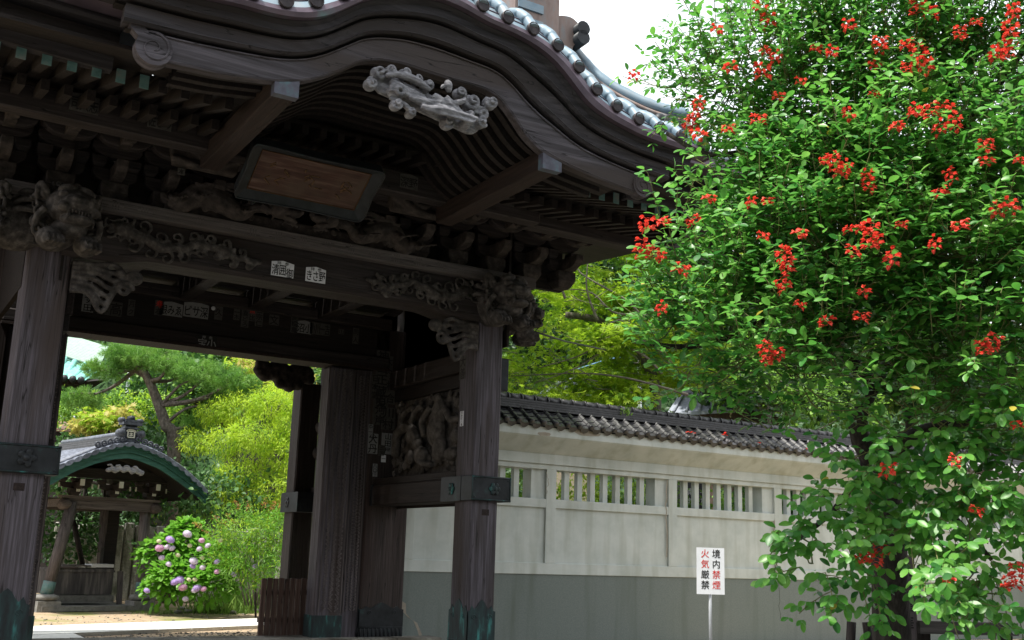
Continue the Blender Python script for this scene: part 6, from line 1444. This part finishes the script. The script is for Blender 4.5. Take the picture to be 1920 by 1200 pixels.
for i in range(7):
    c = onZ(rr.uniform(330, 480), rr.uniform(1144, 1152), GZ); o = MB().ell((0, 0, .04), (rr.uniform(.08, .2), .1, .07), (rr.uniform(-.2, .2), 0, rr.uniform(0, 3)), 7, 5).build('garden_stone', M_stn); o.location = (c[0], c[1], GZ); tag(o, ['small grey stone lying in the weeds below the hydrangea', 'flat pale stone in the weeds nearest the slatted barrier', 'small stone in the weeds below the orange-tipped shrub', 'rounded stone in the grass beside the paved path', 'small brown-grey stone at the foot of the tall grass', 'low stone among weeds between hydrangea and tall grass', 'small stone at the outer edge of the weed strip'][i], 'stone', 'stones in the weeds')

# ---------------- stone slab fence and retaining wall behind the pavilion
SF = empty('stone_fence', (0, 22, -.4), label='row of upright pale stone slabs behind the water pavilion', cat='fence')
rr = random.Random(9); xa = onY(100, 1000, 22)[0]; xb = onY(560, 1000, 22)[0]; x = xa
while x < xb:
    w_ = rr.uniform(.30, .40); zt3 = onY(200, 982, 22)[2] + rr.uniform(-.06, .08)
    mb = MB(); mb.box((x + w_ / 2, 22 + rr.uniform(-.04, .04), (zt3 - .4) / 2), (w_ - .045, .28, zt3 + .4), taper=1.04); mb.build('stone_slab', M_gran, SF, bevel=.04); x += w_
RW = MB().bb(onY(282, 960, 23.4)[0], onY(620, 960, 23.4)[0], 23.4, 24.4, -.4, onY(380, 956, 23.4)[2]).build('retaining_wall', mat('concrete_wall', [(.10, .10, .09), (.16, .155, .14), (.21, .2, .18)], ns=5, rough=.95, bump=.3, cols2=(.06, .065, .05), ns2=1.2)); tag(RW, 'low concrete retaining wall topped with trailing plants behind the hydrangea', 'wall')
for k in range(8):
    x = onY(290 + 38 * k, 960, 23.3)[0]; MB().bb(x, x + .62, 23.34, 23.4, onY(380, 984, 23.34)[2], onY(380, 957, 23.34)[2] - .04).build('concrete_panel', M_stn, RW)
o = empty('trailing_plants', (0, 0, 0)); tag(o, 'trailing plants hanging over the retaining wall', 'plants'); cw = [(onY(x, 955, 23.4), (.9, .35, .25)) for x in (300, 340, 380, 420, 460, 500)]
foliage(o, [(np.array(a), b) for a, b in cw], 170, 18, .14, T_slim, (.10, .22), LM_mid, droop=.6, mats=[LM_mid, LM_map], probs=[.6, .4])

# ---------------- buildings behind
M_grc = mat('turquoise_copper_roof', [(.10, .30, .27), (.15, .38, .34), (.22, .42, .38)], ns=3, rough=.6, bump=.1)
HL = empty('main_hall', (P(60, 900, 62)[0], P(60, 900, 62)[1], -.5), label='temple hall with turquoise copper roof and dark eaves behind the pine', cat='building')
Q = lambda px, py, t: Vector(P(px, py, t))
A1, A2_, B1, B2 = Q(20, 600, 66), Q(203, 655, 64), Q(20, 640, 62), Q(185, 693, 61.5)
mb = MB(); mb.grid([[A1, A2_], [B1, B2]], False); mb.build('roof', M_grc, HL)
for i in range(15):
    t = i / 15; a, b = A1.lerp(B1, t), A2_.lerp(B2, t); MB().tube([a + Vector((0, -.1, .05)), b + Vector((0, -.1, .05))], .10, 5, False).build('roof_rib', mat('roof_rib_pale', [(.22, .32, .26), (.28, .38, .32)], bump=0), HL)
mb = MB(); mb.grid([[B1 + Vector((0, -.2, -.1)), B2 + Vector((0, -.2, -.1))], [Q(20, 700, 58.5), Q(160, 713, 58)]], False); mb.grid([[A2_, B2], [Q(210, 668, 66), Q(197, 690, 66)]], False); mb.build('lower_roof', M_grc, HL)
for i in range(9):
    t = (i + .5) / 9; a = B1.lerp(B2, t) + Vector((0, -.2, 0)); b = Q(20, 700, 58.5).lerp(Q(160, 713, 58), t); o = MB().tube([a, b], .15, 8).build('roof_roll', M_grc, HL); MB().ell(tuple(b), (.2, .2, .2), nu=8, nv=6).build('roll_end', M_cop, o)
mb = MB(); mb.grid([[Q(20, 702, 58.6), Q(165, 715, 58.2)], [Q(20, 722, 60), Q(200, 712, 60)], [Q(20, 760, 64), Q(140, 748, 64)]], False); mb.build('eaves', W_xd, HL)
for i in range(8): a = Q(60 + 14 * i, 717, 59); MB().box(tuple(a), (.22, .22, .25)).build('eave_bracket', W_yr, HL)
MB().bb(P(30, 800, 66)[0] - 6, P(150, 800, 66)[0], P(100, 800, 66)[1], P(100, 800, 66)[1] + 6, -.5, P(100, 740, 66)[2]).build('wall', W_xd, HL)
def small_roof(label, pts, t, m, wallm, h, name='house', wall=True):
    # pts: ridge left, ridge right, eave right, eave left (pixels)
    r0, r1, e1, e0 = [Vector(P(x, y, t + (1.6 if i < 2 else 0))) for i, (x, y) in enumerate(pts)]
    o = empty(name, (r0.x, r0.y, -.4), label=label, cat='building')
    mb = MB(); mb.grid([[r0, r1], [e0, e1]], False); mb.grid([[e0 + Vector((0, 0, -.1)), e1 + Vector((0, 0, -.1))], [e0, e1]], False); b0 = r0 + (r0 - e0) * Vector((1, 1, -1)) if False else Vector((2 * r0.x - e0.x, 2 * r0.y - e0.y, e0.z)); b1 = Vector((2 * r1.x - e1.x, 2 * r1.y - e1.y, e1.z)); mb.grid([[r0, r1], [b0, b1]], False); mb.build('roof', m, o)
    n = 9
    for i in range(n): a = r0.lerp(r1, (i + .5) / n); b = e0.lerp(e1, (i + .5) / n); MB().tube([a + Vector((0, 0, .03)), b + Vector((0, 0, .03))], .05, 5).build('roof_roll', m, o)
    MB().tube([r0, r1], .12, 8).build('ridge', M_tilp, o)
    mb = MB(); mb.add([e0.lerp(b0, .12), e1.lerp(b1, .12), e1.lerp(b1, .88), e0.lerp(b0, .88)] + [Vector((v.x, v.y, -.4)) for v in (e0.lerp(b0, .12), e1.lerp(b1, .12), e1.lerp(b1, .88), e0.lerp(b0, .88))], [(0, 1, 5, 4), (1, 2, 6, 5), (2, 3, 7, 6), (3, 0, 4, 7)])
    mb.add([r0, e0.lerp(b0, .12), e0.lerp(b0, .88), r1, e1.lerp(b1, .12), e1.lerp(b1, .88)], [(0, 1, 2), (3, 5, 4)]); mb.build('wall', wallm, o); return o
M_brr = mat('brown_metal_roof', [(.09, .045, .035), (.14, .075, .055)], ns=4, rough=.6, bump=0)
small_roof('low building with reddish brown roof behind the pavilion ridge', [(60, 783), (235, 786), (245, 806), (60, 803)], 42, M_brr, W_xd, 2, 'side_building')
small_roof('house roof of pale tiles glimpsed beside the dark leaf carving', [(455, 698), (515, 702), (555, 728), (480, 732)], 55, mat('pale_tile', [(.4, .42, .45), (.55, .57, .6)], sc=(3, 3, 3), ns=3, bump=.2), W_xd, 2)
small_roof('small building with tan gable end just above the wall coping near the gate', [(1040, 722), (1085, 712), (1110, 738), (1000, 745)], 33, M_tilp, mat('tan_wall', [(.25, .21, .16), (.32, .27, .21)], ns=3, bump=0), 2)
small_roof('house with bluish grey tiled roof behind the wall, left of the flowering tree trunk', [(1275, 738), (1430, 728), (1470, 762), (1250, 775)], 34, mat('bluish_tile', [(.18, .2, .24), (.27, .29, .34)], sc=(4, 4, 4), ns=3, bump=.3), mat('brown_board_wall', [(.08, .055, .045), (.14, .10, .085)], sc=(6, 6, 1), ns=2, bump=.2), 2)
# poles and cables
M_pol = mat('galvanised_pole', [(.45, .5, .55), (.58, .63, .68)], rough=.5, bump=0)
c = P(1199, 700, 34); o = MB().lathe((0, 0, 0), [(.09, 0), (.075, P(1199, 663, 34)[2] + .4)], 12).build('utility_pole', M_pol); o.location = (c[0], c[1], -.4); tag(o, 'pale metal utility pole behind the maple beyond the wall', 'pole')
c = P(241, 720, 46); o = MB().lathe((0, 0, 0), [(.12, 0), (.10, P(241, 697, 46)[2] + .4)], 12).build('utility_pole', M_pol); o.location = (c[0], c[1], -.4); tag(o, 'pale metal pole behind the pine foliage, above the pavilion', 'pole')
M_cab = mat('black_cable', [(.02, .02, .022), (.03, .03, .033)], rough=.5, bump=0)
o = MB().tube([W(1003, 622, 20), W(1060, 640, 22), W(1120, 653, 24), W(1199, 666, 34)], .018, 6).build('overhead_cable', M_cab); tag(o, 'thick black cable running from the gate corner to the utility pole', 'cable')
o = MB().tube([W(1080, 693, 30), W(1140, 673, 32), W(1199, 668, 34)], .02, 5).build('overhead_cable', mat('blue_cable', [(.15, .3, .45), (.2, .35, .5)], bump=0)); tag(o, 'thin bluish cable below the black one, reaching the same pole', 'cable')
